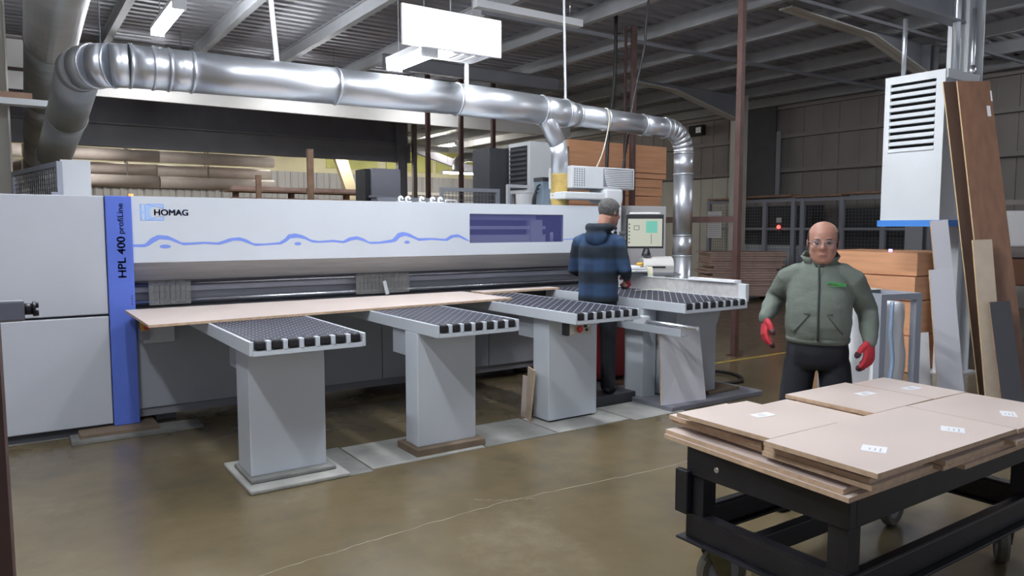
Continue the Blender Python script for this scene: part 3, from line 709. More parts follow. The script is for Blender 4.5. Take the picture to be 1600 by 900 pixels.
# screen on its arm
RT, FW = Vector((.826, -.563, 0)), Vector((.563, .826, 0))
YW = -YAW
sc_c = Vector((5.906, 6.05, 1.61))
sc = obj('screen', obx(BM(), sc_c, (.415, .05, .375), YW, bev=.006), M['blackmatte'], ps)
def on_screen(name, m, x0, x1, z0, z1, d=.0265): obj(name, obx(BM(), sc_c - FW * d + RT * ((x0 + x1) / 2) + Vector((0, 0, (z0 + z1) / 2)), (x1 - x0, .002, z1 - z0), YW), M[m], sc)
on_screen('display', 'screen_bg', -.19, .19, -.165, .14)
on_screen('display_bar', 'blackmatte', -.19, .19, .14, .168)
on_screen('display_area', 'screen_green', .01, .135, -.015, .115, .028)
on_screen('display_line', 'screen_line', -.125, -.065, .06, .066, .028); on_screen('display_line', 'screen_line', -.125, -.065, .015, .021, .028)
on_screen('display_line', 'screen_line', -.125, -.119, .02, .06, .028); on_screen('display_line', 'screen_line', -.071, -.065, .02, .06, .028)
on_screen('display_line', 'screen_line', .066, .072, -.14, -.03, .028)
for k in range(6): on_screen('display_line', 'screen_line', -.183, -.168, -.13 + .04 * k, -.112 + .04 * k, .028)
obj('screen_cap', obx(BM(), sc_c + FW * .01 + Vector((0, 0, .20)), (.34, .06, .022), YW, bev=.006), M['white'], sc)
obj('screen_arm', tube(BM(), [sc_c + FW * .03, sc_c + FW * .16, (6.06, 6.66, 1.58)], .022, 8), M['midgrey'], ps)
obj('screen_foot', tube(BM(), [sc_c + RT * .02 + Vector((0, 0, -.19)), sc_c + RT * .02 + Vector((0, 0, -.25)), sc_c + RT * .02 + Vector((0, 0, -.27))], [.03, .05, .055], 12), M['rubber'], ps)
# shelf for the printer, tray for papers
sh = Vector((6.0, 6.05, 1.135))
obj('console_shelf', obx(BM(), sh, (.62, .36, .025), YW, bev=.004), M['midgrey'], ps)
obj('shelf_bracket', bx(BM(), 5.90, 6.04, 6.25, 6.64, 1.08, 1.12), M['midgrey'], ps)
tr = Vector((5.72, 6.09, 1.205))
bm = obx(BM(), tr, (.34, .27, .016), YW, bev=.004)
pts = [tr + RT * a + FW * b_ + Vector((0, 0, -.025)) for a, b_ in ((-.17, -.10), (-.13, -.15), (.13, -.15), (.17, -.10), (.17, .08))]
tube(bm, curve(pts, 5), .013, 8); obj('paper_tray', bm, M['offwhite'], ps)
obj('tray_arm', tube(BM(), [tr + FW * .13, tr + FW * .3 + RT * .02, (5.93, 6.66, 1.2)], .018, 8), M['offwhite'], ps)
for a, b_, rz, h, l in ((-.02, .02, .1, .0095, 'white papers lying in the tray at the operator console'),):
    one('paper_stack', obx(BM(), tr + RT * a + FW * b_ + Vector((0, 0, .018)), (.24, .19, .018), YW + rz), M['paper'], l, 'paper')
one('tape_roll', tube(BM(), [tr + RT * .12 + FW * .03 + Vector((0, 0, .027)), tr + RT * .12 + FW * .03 + Vector((0, 0, .062))], .036, 14), M['yellow'], 'small yellow roll on the papers at the console', 'tape')
pr_ = thing('label_printer', 'beige label printer on the console shelf below the screen', 'printer', sh + RT * .06 + Vector((0, 0, .013)))
c = sh + RT * .06 + Vector((0, 0, .013))
prf = [(-.15, 0), (-.16, .09), (-.11, .155), (-.02, .185), (.14, .17), (.15, 0)]
bm = prism(BM(), [c + FW * a + RT * -.16 + Vector((0, 0, z)) for a, z in prf], RT * .34); bmesh.ops.bevel(bm, geom=bm.edges[:], offset=.012, segments=2, affect='EDGES', profile=.5)
obj('body', bm, M['printer'], pr_)
obj('slot', obx(BM(), c - FW * .155 + RT * -.02 + Vector((0, 0, .07)), (.20, .012, .02), YW), M['blackmatte'], pr_)
bm = BM(); pp_ = [c + RT * -.10 - FW * q + Vector((0, 0, z)) for q, z in ((.155, .075), (.20, .06), (.225, .0), (.22, -.07), (.20, -.12), (.15, -.155))]
for a, b_ in zip(pp_, pp_[1:]): prism(bm, [a - RT * .03, a + RT * .03, b_ + RT * .03, b_ - RT * .03], (0, 0, .003))
obj('label_strip', bm, mat('label_backing', (.62, .60, .44), .6), pr_)
# cooling unit on top of the gantry
ac = thing('cooling_unit', 'white cooling unit with curved grille on top of the saw console arm', 'cooling unit', (5.95, 6.86, 2.107))
obj('casing', bx(BM(), 5.39, 6.36, 6.70, 7.15, 2.107, 2.36, bev=.012), M['offwhite'], ac)
bm = BM()
for k in range(10):
    z = 2.14 + k * .021
    x0 = 5.87 + .06 * (1 - (k / 9.0)) ** 2 * .8
    tube(bm, curve([(x0, 6.697, z), (6.08, 6.690, z - .008), (6.32, 6.697, z)], 4), .0055, 6)
obj('grille_bar', bm, M['white'], ac)
obj('grille_recess', bx(BM(), 5.86, 6.33, 6.695, 6.702, 2.13, 2.345), M['midgrey'], ac)
bm = BM()
for i in range(5):
    for j in range(8): cyl(bm, (5.43 + i * .035, 6.701, 2.14 + j * .026), (5.43 + i * .035, 6.696, 2.14 + j * .026), .009, 6)
tag(obj('vent_hole', bm, M['midgrey'], ac), kind='stuff')

# mesh guard and white sheet on the left cabinet
mg = thing('mesh_guard', 'grey framed wire mesh guard standing on the left saw cabinet', 'guard', (.25, 7.6, 1.9))
a, b_ = Vector((.40, 7.15, 0)), Vector((.115, 8.75, 0))
def mesh_panel(root, a, b_, z0, z1, nx, nz, fr=.03, m='cage', wr_=.004, bars=()):
    a, b_ = Vector(a), Vector(b_); d = (b_ - a); bm = BM()
    for p in (a, b_): obj('frame_post', obx(BM(), (p.x, p.y, (z0 + z1) / 2), (fr, fr, z1 - z0), math.atan2(d.y, d.x)), M[m], root)
    for z in (z0 + fr / 2, z1 - fr / 2) + tuple(bars):
        bm = obx(BM(), (*((a + b_) / 2).xy, z), (d.length - fr, fr * .9, fr), math.atan2(d.y, d.x)); obj('frame_rail', bm, M[m], root)
    bm = BM()
    for i in range(1, nx):
        p = a + d * i / nx; tube(bm, [(p.x, p.y, z0), (p.x, p.y, z1)], wr_, 4, False)
    for k in range(1, nz):
        z = z0 + (z1 - z0) * k / nz; tube(bm, [(a.x, a.y, z), (b_.x, b_.y, z)], wr_, 4, False)
    tag(obj('wire_mesh', bm, M['wire'], root), kind='stuff')
mesh_panel(mg, a, b_, 1.60, 2.19, 22, 14, .04)
obj('stay', bx(BM(), .34, .42, 7.12, 7.58, 1.902, 1.94), M['cage'], mg)
one('white_sheet', obx(BM(), (.52, 7.17, 2.055), (.215, .018, .305), -.06), M['offwhite'], 'small white sheet standing on the left saw cabinet by the mesh guard', 'sheet')

# ---------------------------------------------------------------- air tables
def air_table(label, x0, x1, yf, yb, ped, zb, lines, loc):
    t = thing('air_table', label, 'table', loc, 'air cushion tables before the saw')
    z0, zt = .893, .98; tk = .012
    bm = BM(); bx(bm, x0, x0 + .02, yf, yb, z0, zt, bev=.004); bx(bm, x1 - .02, x1, yf, yb, z0, zt, bev=.004); bx(bm, x0 + .02, x1 - .02, yf + .03, yb, z0, z0 + .02); bx(bm, x0 + .02, x1 - .02, yf, yf + .02, z0, z0 + .028)
    n = 7 if not lines or x1 - x0 < .75 else 8; p = (x1 - x0 - .03) / n
    for k in range(n + 1):
        xx = x0 + .015 + k * p
        if 0 < k < n: bx(bm, xx - .014, xx + .014, yf, yf + .05, z0 + .02, zt, bev=.004)
    bx(bm, x0 + .02, x1 - .02, yf + .052, yf + .06, z0 + .02, zt - .006)
    obj('table_frame', bm, M['mach'], t)
    ro = None
    for k in range(n):
        xx = x0 + .015 + (k + .5) * p
        if ro is None: ro = obj('edge_roller', bx(BM(), xx - p / 2 + .018, xx + p / 2 - .018, yf - .004, yf + .048, .925, zt + .003, bev=.014), M['rubber'], t)
        else: share(ro, t, (k * p, 0, 0))
    top = obj('perforated_top', bx(BM(), x0 + .021, x1 - .021, yf + .06, yb, zt - .012, zt - .001), M['tabletop'], t)
    bm = BM()
    if lines:
        s = .082; c = x0 - (yb - yf) 
        while c < x1:
            lo = max(yf + .075, yf + .075 + (x0 + .03 - c)); hi = min(yb - .02, yf + .075 + (x1 - .03 - c))
            y = lo
            if hi - lo > .05:
                xa, xb_ = c + (lo - yf - .075), c + (hi - yf - .075); h = .0019
                prism(bm, [(xa - h, lo + h, zt - .002), (xa + h, lo - h, zt - .002), (xb_ + h, hi - h, zt - .002), (xb_ - h, hi + h, zt - .002)], (0, 0, .0025))
            c += s
        tag(obj('diagonal_line', bm, M['nozzle'], top), kind='stuff')
    else:
        p2 = .066; r = 0; y = yf + .10
        while y < yb - .02:
            xx = x0 + .05 + (p2 / 2 if r % 2 else 0)
            while xx < x1 - .04:
                cyl(bm, (xx, y, zt - .002), (xx, y, zt + .0015), .0044, 6); xx += p2
            y += p2 * .62; r += 1
        tag(obj('air_nozzle', bm, M['nozzle'], top), kind='stuff')
    if ped:
        a, b_, c, d = ped
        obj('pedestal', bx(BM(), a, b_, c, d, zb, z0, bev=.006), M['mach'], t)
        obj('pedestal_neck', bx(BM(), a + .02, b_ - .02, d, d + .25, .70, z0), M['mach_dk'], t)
    return t
t1 = air_table('grey table on a concrete plinth, nearest the blue pillar, its front end bare', 1.165, 1.895, 4.45, 6.60, (1.245, 1.745, 4.80, 5.10), .055, False, (1.5, 4.95, 0))
obj('plinth', bx(BM(), 1.19, 1.84, 4.61, 5.30, 0, .028, bev=.008), M['concrete'], t1); obj('plinth_grout', bx(BM(), 1.225, 1.79, 4.73, 5.15, .028, .056, bev=.008), M['concrete_dk'], t1)
t2 = air_table('grey table on a brown base, second from the blue pillar', 2.43, 3.115, 4.48, 6.60, (2.43, 2.92, 4.78, 4.98), .055, False, (2.68, 4.9, 0))
obj('plinth', bx(BM(), 2.385, 2.965, 4.71, 5.04, 0, .056, bev=.006), M['timber_block'], t2)
t3 = air_table('grey table with a red button box under its front, left of the operator', 3.665, 4.36, 4.50, 6.60, (3.735, 4.265, 4.94, 5.16), .02, True, (4.0, 5.0, 0))
obj('levelling_foot', bx(BM(), 3.77, 4.23, 4.96, 5.14, 0, .022), M['blackmatte'], t3)
bb = obj('button_box', bx(BM(), 3.70, 3.93, 4.62, 4.68, .795, .893, bev=.006), mat('cream_plastic', (.55, .52, .44), .5), t3)
obj('box_end', bx(BM(), 3.672, 3.70, 4.615, 4.685, .79, .893, bev=.006), M['rubber'], bb)
obj('stop_button', tube(BM(), [(3.795, 4.62, .84), (3.795, 4.60, .84), (3.795, 4.59, .84)], [.018, .03, .022], 14), M['redbtn'], bb)
for x, z in ((3.86, .858), (3.895, .862), (3.875, .828)): obj('push_button', cyl(BM(), (x, 4.62, z), (x, 4.608, z), .012, 10), M['rubber' if z < .86 else 'white'], bb)
t4 = air_table('wide grey table with an upright fence on its right side, right of the operator', 4.945, 5.795, 4.55, 6.60, None, .05, True, (5.4, 5.2, 0))
fe = obj('fence', bx(BM(), 5.798, 5.825, 4.66, 6.75, .95, 1.115, bev=.003), M['slope'], t4)
obj('fence_end', bx(BM(), 5.79, 5.84, 4.57, 4.66, .95, 1.118, bev=.006), M['offwhite'], fe)
obj('fence_cap', bx(BM(), 5.79, 5.86, 4.66, 6.7, 1.115, 1.123), M['offwhite'], fe)
bm = prism(BM(), [(5.15, 4.84, .06), (5.70, 4.84, .06), (5.70, 4.84, .70), (5.79, 4.84, .893), (5.15, 4.84, .893)], (0, .7, 0)); obj('pedestal', bm, M['mach_dk'], t4)
obj('pedestal_post', bx(BM(), 4.955, 5.13, 5.08, 5.32, .03, .893, bev=.006), M['mach'], t4)
obj('plinth', bx(BM(), 4.88, 6.15, 4.62, 5.6, 0, .045, bev=.006), M['darksteel'], t4)
obj('plinth_step', bx(BM(), 5.55, 6.0, 4.78, 5.3, .045, .075, bev=.004), M['timber_block'], t4)
bm = bx(BM(), 4.845, 4.935, 4.50, 6.2, .70, .712); bx(bm, 4.845, 4.857, 4.50, 6.2, .712, .765); obj('side_channel', bm, M['mach_dk'], t4)
bm = cyl(BM(), (4.90, 4.36, .785), (4.90, 5.9, .785), .016, 12); obj('side_rod', bm, M['steel'], t4)
obj('rod_clamp', bx(BM(), 4.865, 4.95, 4.98, 5.12, .75, .83, bev=.005), M['offwhite'], t4)
one('red_cabinet', bx(BM(), 5.20, 5.78, 6.02, 6.55, .02, .72, bev=.02), M['red_box'], 'dark red cabinet under the table right of the operator', 'cabinet')
obj('floor_mat', bx(BM(), 4.30, 4.93, 5.14, 6.15, -.01, .095, bev=.006), M['charcoal'], fl)
# leaning sheets and offcuts at the tables
def leaning(name, q, th, m, label, edge='mdf_edge', cat='board', group=None):
    """sheet given by its four front corners tl, tr, br, bl (world) and a thickness"""
    q = [Vector(p) for p in q]; n = (q[1] - q[0]).cross(q[3] - q[0]).normalized()
    if n.y < 0: n = -n
    bm = BM(); prism(bm, q, n * th)
    for f in bm.faces: f.material_index = 1
    for f in bm.faces:
        if abs(f.normal.dot(n)) > .9: f.material_index = 0
    return one(name, bm, [M[m], M[edge]], label, cat, group)
leaning('white_board', [(4.885, 4.79, .74), (5.375, 4.765, .725), (5.395, 4.68, .045), (4.86, 4.73, .045)], .016, 'whiteboard', 'white laminate offcut leaning on the base of the table right of the operator')
leaning('offcut', [(3.69, 5.06, .44), (3.725, 5.20, .45), (3.70, 5.2, 0), (3.64, 5.06, 0)], .016, 'beige', 'narrow pale offcut leaning behind the pedestal left of the operator')
leaning('offcut', [(3.722, 5.17, .36), (3.733, 5.30, .36), (3.71, 5.3, 0), (3.70, 5.17, 0)], .008, 'mdf', 'thin shorter offcut right behind the narrow pale offcut')
# board lying over the tables, board further in, sheets on the fence
def flatsheet(name, q, z, th, m, label, edge='mdf_edge', group=None):
    bm = prism(BM(), [(x, y, z) for x, y in q], (0, 0, th))
    for f in bm.faces: f.material_index = 0 if abs(f.normal.z) > .9 else 1
    return one(name, bm, [M[m], M[edge]], label, 'board', group)
flatsheet('board', [(.778, 5.473), (3.911, 5.733), (3.872, 6.60), (.774, 6.60)], .9815, .018, 'mdf', 'large pale board lying across the left saw tables')
flatsheet('board', [(3.98, 6.35), (5.0, 6.42), (5.0, 6.60), (3.98, 6.60)], .9815, .018, 'mdf', 'narrow board under the saw beam left of the operator')
one('paper_stack', obx(BM(), (5.815, 4.98, 1.1355), (.10, .58, .024), .02), M['paper'], 'pale blue sheets lying on the fence end of the right table', 'paper')
bm = BM(); pp_ = [(5.52, 5.80, .984), (5.60, 5.72, .99), (5.68, 5.60, 1.004), (5.72, 5.50, .99)]
for a, b_ in zip(pp_, pp_[1:]): prism(bm, [Vector(a), Vector(a) + Vector((.05, .04, 0)), Vector(b_) + Vector((.05, .04, 0)), Vector(b_)], (0, 0, .002))
one('label_strip', bm, mat('label_paper', (.66, .64, .50), .6), 'curled cream label strip lying on the right table', 'label')
# ================================================================ HEATER, LEANING BOARDS, TROLLEY (right)
hv = thing('air_heater', 'tall white louvred air heater with blue tape along its bottom edge, at right', 'heater', (8.3, 4.23, 1.70))
hx0, hx1, hy0, hy1, hz0, hz1 = 8.02, 8.70, 3.92, 4.55, 1.72, 3.27
bm = BM(); gy0, gy1, gz0, gz1 = 4.01, 4.49, 2.46, 3.19
bx(bm, hx0, hx0 + .03, hy0, gy0, hz0, hz1); bx(bm, hx0, hx0 + .03, gy1, hy1, hz0, hz1); bx(bm, hx0, hx0 + .03, gy0, gy1, hz0, gz0); bx(bm, hx0, hx0 + .03, gy0, gy1, gz1, hz1)
bx(bm, hx0 + .03, hx1, hy0, hy0 + .03, hz0, hz1); bx(bm, hx0 + .03, hx1, hy1 - .03, hy1, hz0, hz1); bx(bm, hx0 + .03, hx1, hy0 + .03, hy1 - .03, hz1 - .03, hz1); bx(bm, hx1 - .03, hx1, hy0 + .03, hy1 - .03, hz0, hz1 - .03)
bx(bm, hx0 + .03, hx1 - .03, hy0 + .03, hy1 - .03, hz0, hz0 + .03)
obj('casing', bm, M['offwhite'], hv)
obj('louvre_recess', bx(BM(), hx0 + .06, hx0 + .08, gy0 - .02, gy1 + .02, gz0, gz1), M['blackmatte'], hv)
lv = None; n = 10; pz = (gz1 - gz0) / n
for k in range(n):
    z = gz0 + pz * (k + .45)
    if lv is None:
        bm = prism(BM(), [(hx0 - .016, gy0, z - .030), (hx0 - .004, gy0, z - .036), (hx0 + .045, gy0, z + .006), (hx0 + .012, gy0, z + .010)], (0, gy1 - gy0, 0)); lv = obj('louvre', bm, M['offwhite'], hv)
    else: share(lv, hv, (0, 0, k * pz))
obj('blue_tape', bx(BM(), hx0 - .006, hx1 - .2, hy0 - .012, hy1 + .03, hz0 - .055, hz0 + .012), M['tapeblue'], hv)
obj('top_lip', bx(BM(), hx0 + .02, hx1 + .02, hy0 - .015, hy0, hz1 - .09, hz1 + .005), M['offwhite'], hv)
obj('bracket', bx(BM(), 8.40, 8.52, 4.55, 4.57, 1.8, 3.2), M['midgrey'], hv)
obj('riser_pipe', cyl(BM(), (8.10, 4.40, 3.27), (8.10, 4.40, 3.88), .024, 10), M['galv'], hv)
bm = cyl(BM(), (8.62, 4.12, 3.27), (8.62, 4.12, 4.85), .04, 12); obj('flue_pipe', bm, M['galv'], hv)
obj('gas_pipe', cyl(BM(), (8.74, 4.0, 3.0), (8.74, 4.0, 4.0), .022, 10), M['galv'], hv)
obj('gas_valve', tube(BM(), [(8.74, 4.0, 3.30), (8.74, 4.0, 3.34), (8.74, 4.0, 3.40)], [.03, .038, .028], 10), M['steel'], hv)

LB = 'boards leaning under the louvred heater'
leaning('board', [(8.010, 3.800, 3.125), (8.285, 3.615, 3.12), (7.90, 2.955, 0), (7.607, 3.155, 0)], .02, 'brownboard', 'tallest brown board leaning in front of the heater, two white tags at its top', 'lightwood', 'board', LB)
leaning('board', [(7.965, 3.915, 3.13), (8.12, 3.815, 3.13), (7.764, 3.194, 0), (7.638, 3.28, 0)], .018, 'brownboard2', 'dark brown board leaning just behind the tallest brown board', 'lightwood', 'board', LB)
leaning('board', [(7.461, 3.726, 1.718), (7.6, 3.632, 1.731), (7.511, 3.343, 0), (7.36, 3.445, 0)], .018, 'whiteboard', 'taller white laminate board leaning behind the wider white board', 'mdf_edge', 'board', LB)
leaning('board', [(7.224, 3.599, 1.252), (7.41, 3.475, 1.276), (7.239, 3.224, 0), (7.039, 3.36, 0)], .018, 'whiteboard', 'wider white laminate board with a scuff, leaning between trolley and brown boards', 'mdf_edge', 'board', LB)
leaning('board', [(7.112, 3.618, .661), (7.192, 3.564, .667), (7.084, 3.451, 0), (6.99, 3.515, 0)], .018, 'white', 'shortest white board leaning beside the plastic wrapped trolley', 'mdf_edge', 'board', LB)
leaning('board', [(7.631, 3.411, 1.535), (7.782, 3.308, 1.541), (7.54, 3.019, 0), (7.399, 3.115, 0)], .02, 'beige', 'beige board leaning on the tallest brown board', 'lightwood', 'board', LB)
leaning('board', [(7.572, 3.213, .96), (7.73, 3.106, .972), (7.577, 2.872, 0), (7.41, 2.986, 0)], .02, 'grey_lam', 'short dark grey board leaning in front of the beige board', 'timber', 'board', LB)
tall = [o for o in COL.objects if o.get('label', '').startswith('tallest brown')][0]
E1, E2 = Vector((8.010, 3.800, 3.125)), Vector((8.285, 3.615, 3.12)); dn = (Vector((7.607, 3.155, 0)) - E1).normalized(); nn = (E2 - E1).cross(dn).normalized(); nn = -nn if nn.y > 0 else nn
for a, b_ in ((.86, .26), (1.02, .10)):
    p = E1 + (E2 - E1) * a + dn * b_; u = (E2 - E1).normalized() * .035
    if a > 1: u *= .4; p = E1 + (E2 - E1) * .985 + dn * b_
    bm = prism(BM(), [p - u * .5, p + u * .5, p + u * .5 + dn * .11, p - u * .5 + dn * .11], nn * .002)
    bm.transform(Matrix.Translation(-tall.location)); me = bpy.data.meshes.new('label_sticker'); bm.to_mesh(me); bm.free(); me.materials.append(M['paper'])
    o = bpy.data.objects.new('label_sticker', me); COL.objects.link(o); o.parent = tall

# trolley with plastic wrapped load
tl = thing('trolley', 'grey steel frame trolley holding white plastic wrapped goods, behind the man', 'trolley', (6.55, 3.75, 0))
c0 = Vector((5.90, 3.31, 0)); ux = Vector((.969, -.247, 0)); uy = Vector((.247, .969, 0)); W_, D_ = .38, .62
def tp(a, b_, z): return c0 + ux * a + uy * b_ + Vector((0, 0, z))
for a, b_ in ((0, 0), (W_, 0), (0, D_), (W_, D_)):
    obj('frame_leg', obx(BM(), tp(a, b_, .53), (.06, .06, 1.06), math.atan2(ux.y, ux.x)), M['cage'], tl)
for a, b_, l, k in ((W_ / 2, 0, W_ + .06, 0), (W_ / 2, D_, W_ + .06, 0), (0, D_ / 2, D_ - .06, 1), (W_, D_ / 2, D_ - .06, 1)):
    obj('top_rail', obx(BM(), tp(a, b_, 1.085), (l if not k else .06, .06 if not k else l, .05), math.atan2(ux.y, ux.x)), M['cage'], tl)
    obj('bottom_rail', obx(BM(), tp(a, b_, .12), (l if not k else .05, .05 if not k else l, .05), math.atan2(ux.y, ux.x)), M['cage'], tl)
def bag(a, b_, w_, d_, h, seed, label, m='film'):
    rnd = random.Random(seed); bm = BM(); g = bmesh.ops.create_cube(bm, size=1); bmesh.ops.subdivide_edges(bm, edges=bm.edges[:], cuts=7, use_grid_fill=True)
    from mathutils import noise
    for v in bm.verts:
        n_ = noise.noise_vector(v.co * 3.2 + Vector((seed, 0, 0)))
        rr = 1 - .10 * (abs(v.co.x * 2) ** 6 * abs(v.co.y * 2) ** 6)
        v.co = Vector((v.co.x * w_ * rr, v.co.y * d_ * rr, v.co.z * h)) + n_ * .035
    for f in bm.faces: f.smooth = True
    bm.transform(Matrix.Translation(tp(a, b_, .15 + h / 2)) @ Matrix.Rotation(math.atan2(ux.y, ux.x), 4, 'Z'))
    return one('wrapped_goods', bm, M[m], label, 'sack', 'plastic wrapped goods on the trolley')
bag(.225, .14, .26, .17, .87, 1, 'front white plastic wrapped pack inside the grey trolley frame')
bag(.12, .42, .30, .26, .88, 5, 'rear white plastic wrapped pack inside the grey trolley frame')
one('plastic_sheet', prism(BM(), [tp(.02, .34, 1.112), tp(W_ - .02, .34, 1.112), tp(W_ - .02, D_ - .05, 1.112), tp(.02, D_ - .05, 1.112)], (0, 0, .006)), M['film'], 'clear white sheet spread over the trolley top', 'sheet')
bm = BM(); tube(bm, curve([tp(.07, -.045, 1.05), tp(.06, -.05, .8), tp(.09, -.05, .55), tp(.06, -.045, .3), tp(.12, -.05, .17)], 5), .016, 6); one('film_strip', bm, mat('blue_film', (.34, .47, .66), .3), 'bluish twisted film strip hanging on the trolley front', 'film')

# orange MDF behind the trolley
zs = [0, .42, .82, 1.10, 1.37]; G = 'orange board packs behind the trolley'
for k, (a, b_) in enumerate(zip(zs, zs[1:])):
    o = .03 * (k % 2)
    one('board_pack', bx(BM(), 8.45 + o, 9.6 + o, 4.36, 5.75 - o, a + .006, b_ - .004, bev=.005), M['orange_wood'], ('bottom', 'second', 'third', 'topmost')[k] + ' orange board pack of the low pile behind the trolley', 'board pack', G)
one('signal_light', tube(BM(), [(8.62, 4.75, 1.372), (8.62, 4.75, 1.40)], .02, 10), M['violet_led'], 'small violet light on the low orange board pile', 'light')

# ================================================================ BEHIND THE SAW
G = 'orange board packs stacked high behind the saw'
zs = [.10, .72, 1.32, 1.86, 2.20, 2.50, 2.60, 3.08]; names = ['lowest', 'second lowest', 'third lowest', 'middle', 'third highest', 'thin second highest', 'topmost, thickest']
for k, (a, b_) in enumerate(zip(zs, zs[1:])):
    x1 = 9.80 - (.0 if k > 4 else .09 + .03 * (k % 2)); bm = bx(BM(), 7.58 + .02 * (k % 3), x1, 9.52, 10.8, a + .006, b_ - .006, bev=.004)
    o = one('board_pack', bm, M['orange_wood'], names[k] + ' orange board pack of the tall stack behind the saw', 'board pack', G)
    if k in (3, 4):
        bm = bx(BM(), 7.60, x1 - .05, 9.512, 9.521, (a + b_) / 2 - .004, (a + b_) / 2 + .004); bm.transform(Matrix.Translation(-o.location)); me = bpy.data.meshes.new('pack_seam'); bm.to_mesh(me); bm.free(); me.materials.append(M['orange_dk']); s_ = bpy.data.objects.new('pack_seam', me); COL.objects.link(s_); s_.parent = o
one('stack_end', bx(BM(), 7.46, 7.56, 9.48, 10.8, .08, 2.95), M['orange_dk'], 'darker left end of the tall orange stack', 'board')  # darker left side of the stack, built as an upright slab
one('pallet', bx(BM(), 7.5, 9.75, 9.5, 10.8, 0, .098), M['timber'], 'timber pallet under the tall orange stack', 'pallet')

fu = thing('fan_unit', 'white fan unit with black louvres on its left side, behind the saw', 'fan unit', (6.6, 9.2, 0))
obj('casing', bx(BM(), 6.44, 6.98, 9.0, 9.55, 2.16, 2.92, bev=.01), M['offwhite'], fu)
obj('louvre_recess', bx(BM(), 6.43, 6.441, 9.06, 9.49, 2.22, 2.86), M['blackmatte'], fu)
sl = None
for k in range(9):
    z = 2.25 + .07 * k
    if sl is None: sl = obj('louvre', prism(BM(), [(6.41, 9.06, z - .02), (6.415, 9.06, z - .025), (6.438, 9.06, z + .015), (6.433, 9.06, z + .02)], (0, .43, 0)), M['charcoal'], fu)
    else: share(sl, fu, (0, 0, .07 * k))
for x, y in ((6.48, 9.04), (6.94, 9.04), (6.48, 9.51), (6.94, 9.51)): obj('leg', bx(BM(), x - .025, x + .025, y - .025, y + .025, 0, 2.162), M['cage'], fu)
bpn = thing('dark_cabinet', 'tall black panelled cabinet left of the white fan unit, behind the saw', 'cabinet', (6.2, 9.8, 0))
obj('body', bx(BM(), 6.13, 6.62, 9.62, 10.1, 0, 2.86, bev=.01), M['charcoal'], bpn); obj('door', bx(BM(), 6.16, 6.59, 9.605, 9.622, .05, 2.80), M['charcoal'], bpn); obj('door_handle', bx(BM(), 6.54, 6.56, 9.585, 9.606, 1.2, 1.4), M['steel'], bpn)
dk = thing('grey_cabinet', 'dark grey box cabinet behind the middle of the saw beam', 'cabinet', (4.3, 9.8, 0))
obj('body', bx(BM(), 4.17, 4.60, 9.5, 9.9, 0, 2.46, bev=.01), M['darksteel'], dk); obj('side_panel', bx(BM(), 4.10, 4.17, 9.56, 9.9, 0, 2.45), M['blackmatte'], dk); obj('base_rail', bx(BM(), 4.12, 4.62, 9.47, 9.5, 2.06, 2.09), M['midgrey'], dk)
mf = thing('mesh_fence', 'grey wire mesh fence panels behind the saw, left of the fan unit', 'fence', (5.2, 8.5, 0))
mesh_panel(mf, (4.72, 8.55, 0), (5.52, 8.45, 0), .3, 2.17, 16, 24, .045)
mesh_panel(mf, (3.9, 8.66, 0), (4.67, 8.56, 0), .3, 2.03, 14, 22, .05)
sr = thing('service_rack', 'pale steel rack frame with a white tub behind the tinted saw window', 'rack', (5.85, 8.2, 0))
bm = BM()
for x in (5.52, 6.20): bx(bm, x - .02, x + .02, 8.18, 8.22, 0, 2.22)
obj('upright', bm, M['offwhite'], sr); obj('top_rail', bx(BM(), 5.54, 6.18, 8.185, 8.215, 2.18, 2.22), M['offwhite'], sr); obj('shelf', bx(BM(), 5.52, 6.2, 8.0, 8.4, 1.86, 1.885), M['offwhite'], sr)
bm = loft(BM(), [((5.82, 8.2, 1.886), (.13, 0, 0), (0, .11, 0)), ((5.82, 8.2, 2.10), (.15, 0, 0), (0, .13, 0)), ((5.82, 8.2, 2.115), (.165, 0, 0), (0, .145, 0)), ((5.82, 8.2, 2.13), (.165, 0, 0), (0, .145, 0))], 20)
one('tub', bm, M['white'], 'white ribbed tub on the rack behind the tinted saw window', 'tub')
bc = thing('valve_cabinet', 'slim blue grey upright box with black hoses left of the yellow hose', 'cabinet', (5.7, 7.75, 0))
obj('body', bx(BM(), 5.69, 5.80, 7.66, 7.85, 0, 2.24, bev=.006), M['bluegrey'], bc); obj('cap', bx(BM(), 5.685, 5.805, 7.655, 7.855, 2.24, 2.29), M['darkgap'], bc)
for k in range(3): obj('hose', tube(BM(), curve([(5.69, 7.72 + .03 * k, 2.2 - .05 * k), (5.62 - .02 * k, 7.70, 2.14 - .04 * k), (5.60 - .02 * k, 7.70, 1.9), (5.63, 7.72, 1.5)], 5), .012, 6), M['cable'], bc)

# pipes, braces and timber of the next hall
for z, y, l in ((3.63, 23.0, 'upper pale round duct running level under the dark beam'), (3.28, 23.4, 'middle pale round duct running level under the dark beam'), (2.93, 23.0, 'lower pale round duct running level behind the saw')):
    t = thing('round_duct', l, 'duct', (1, y, z)); bm = None
    for a in range(4): obj('duct_section', cyl(BM(), (-5.9 + 3.2 * a, y, z), (-5.9 + 3.2 * (a + 1) - .02, y, z), .168, 16), M['pipe_beige'], t)
    bm = BM()
    for x in (-3, 0, 2.9, 5): bx(bm, x - .02, x + .02, y - .02, y + .02, z + .12, 4.86 if y < 20 else 4.09)
    obj('hanger', bm, M['girt'], t)
t = thing('storage_rack', 'long timber rack with brown and pale lengths lying behind the saw', 'rack', (4, 18, 0))
for x in (4.5, 5.8, 7.2): obj('upright', bx(BM(), x - .05, x + .05, 17.9, 18.1, 0, 2.5), M['timber'], t)
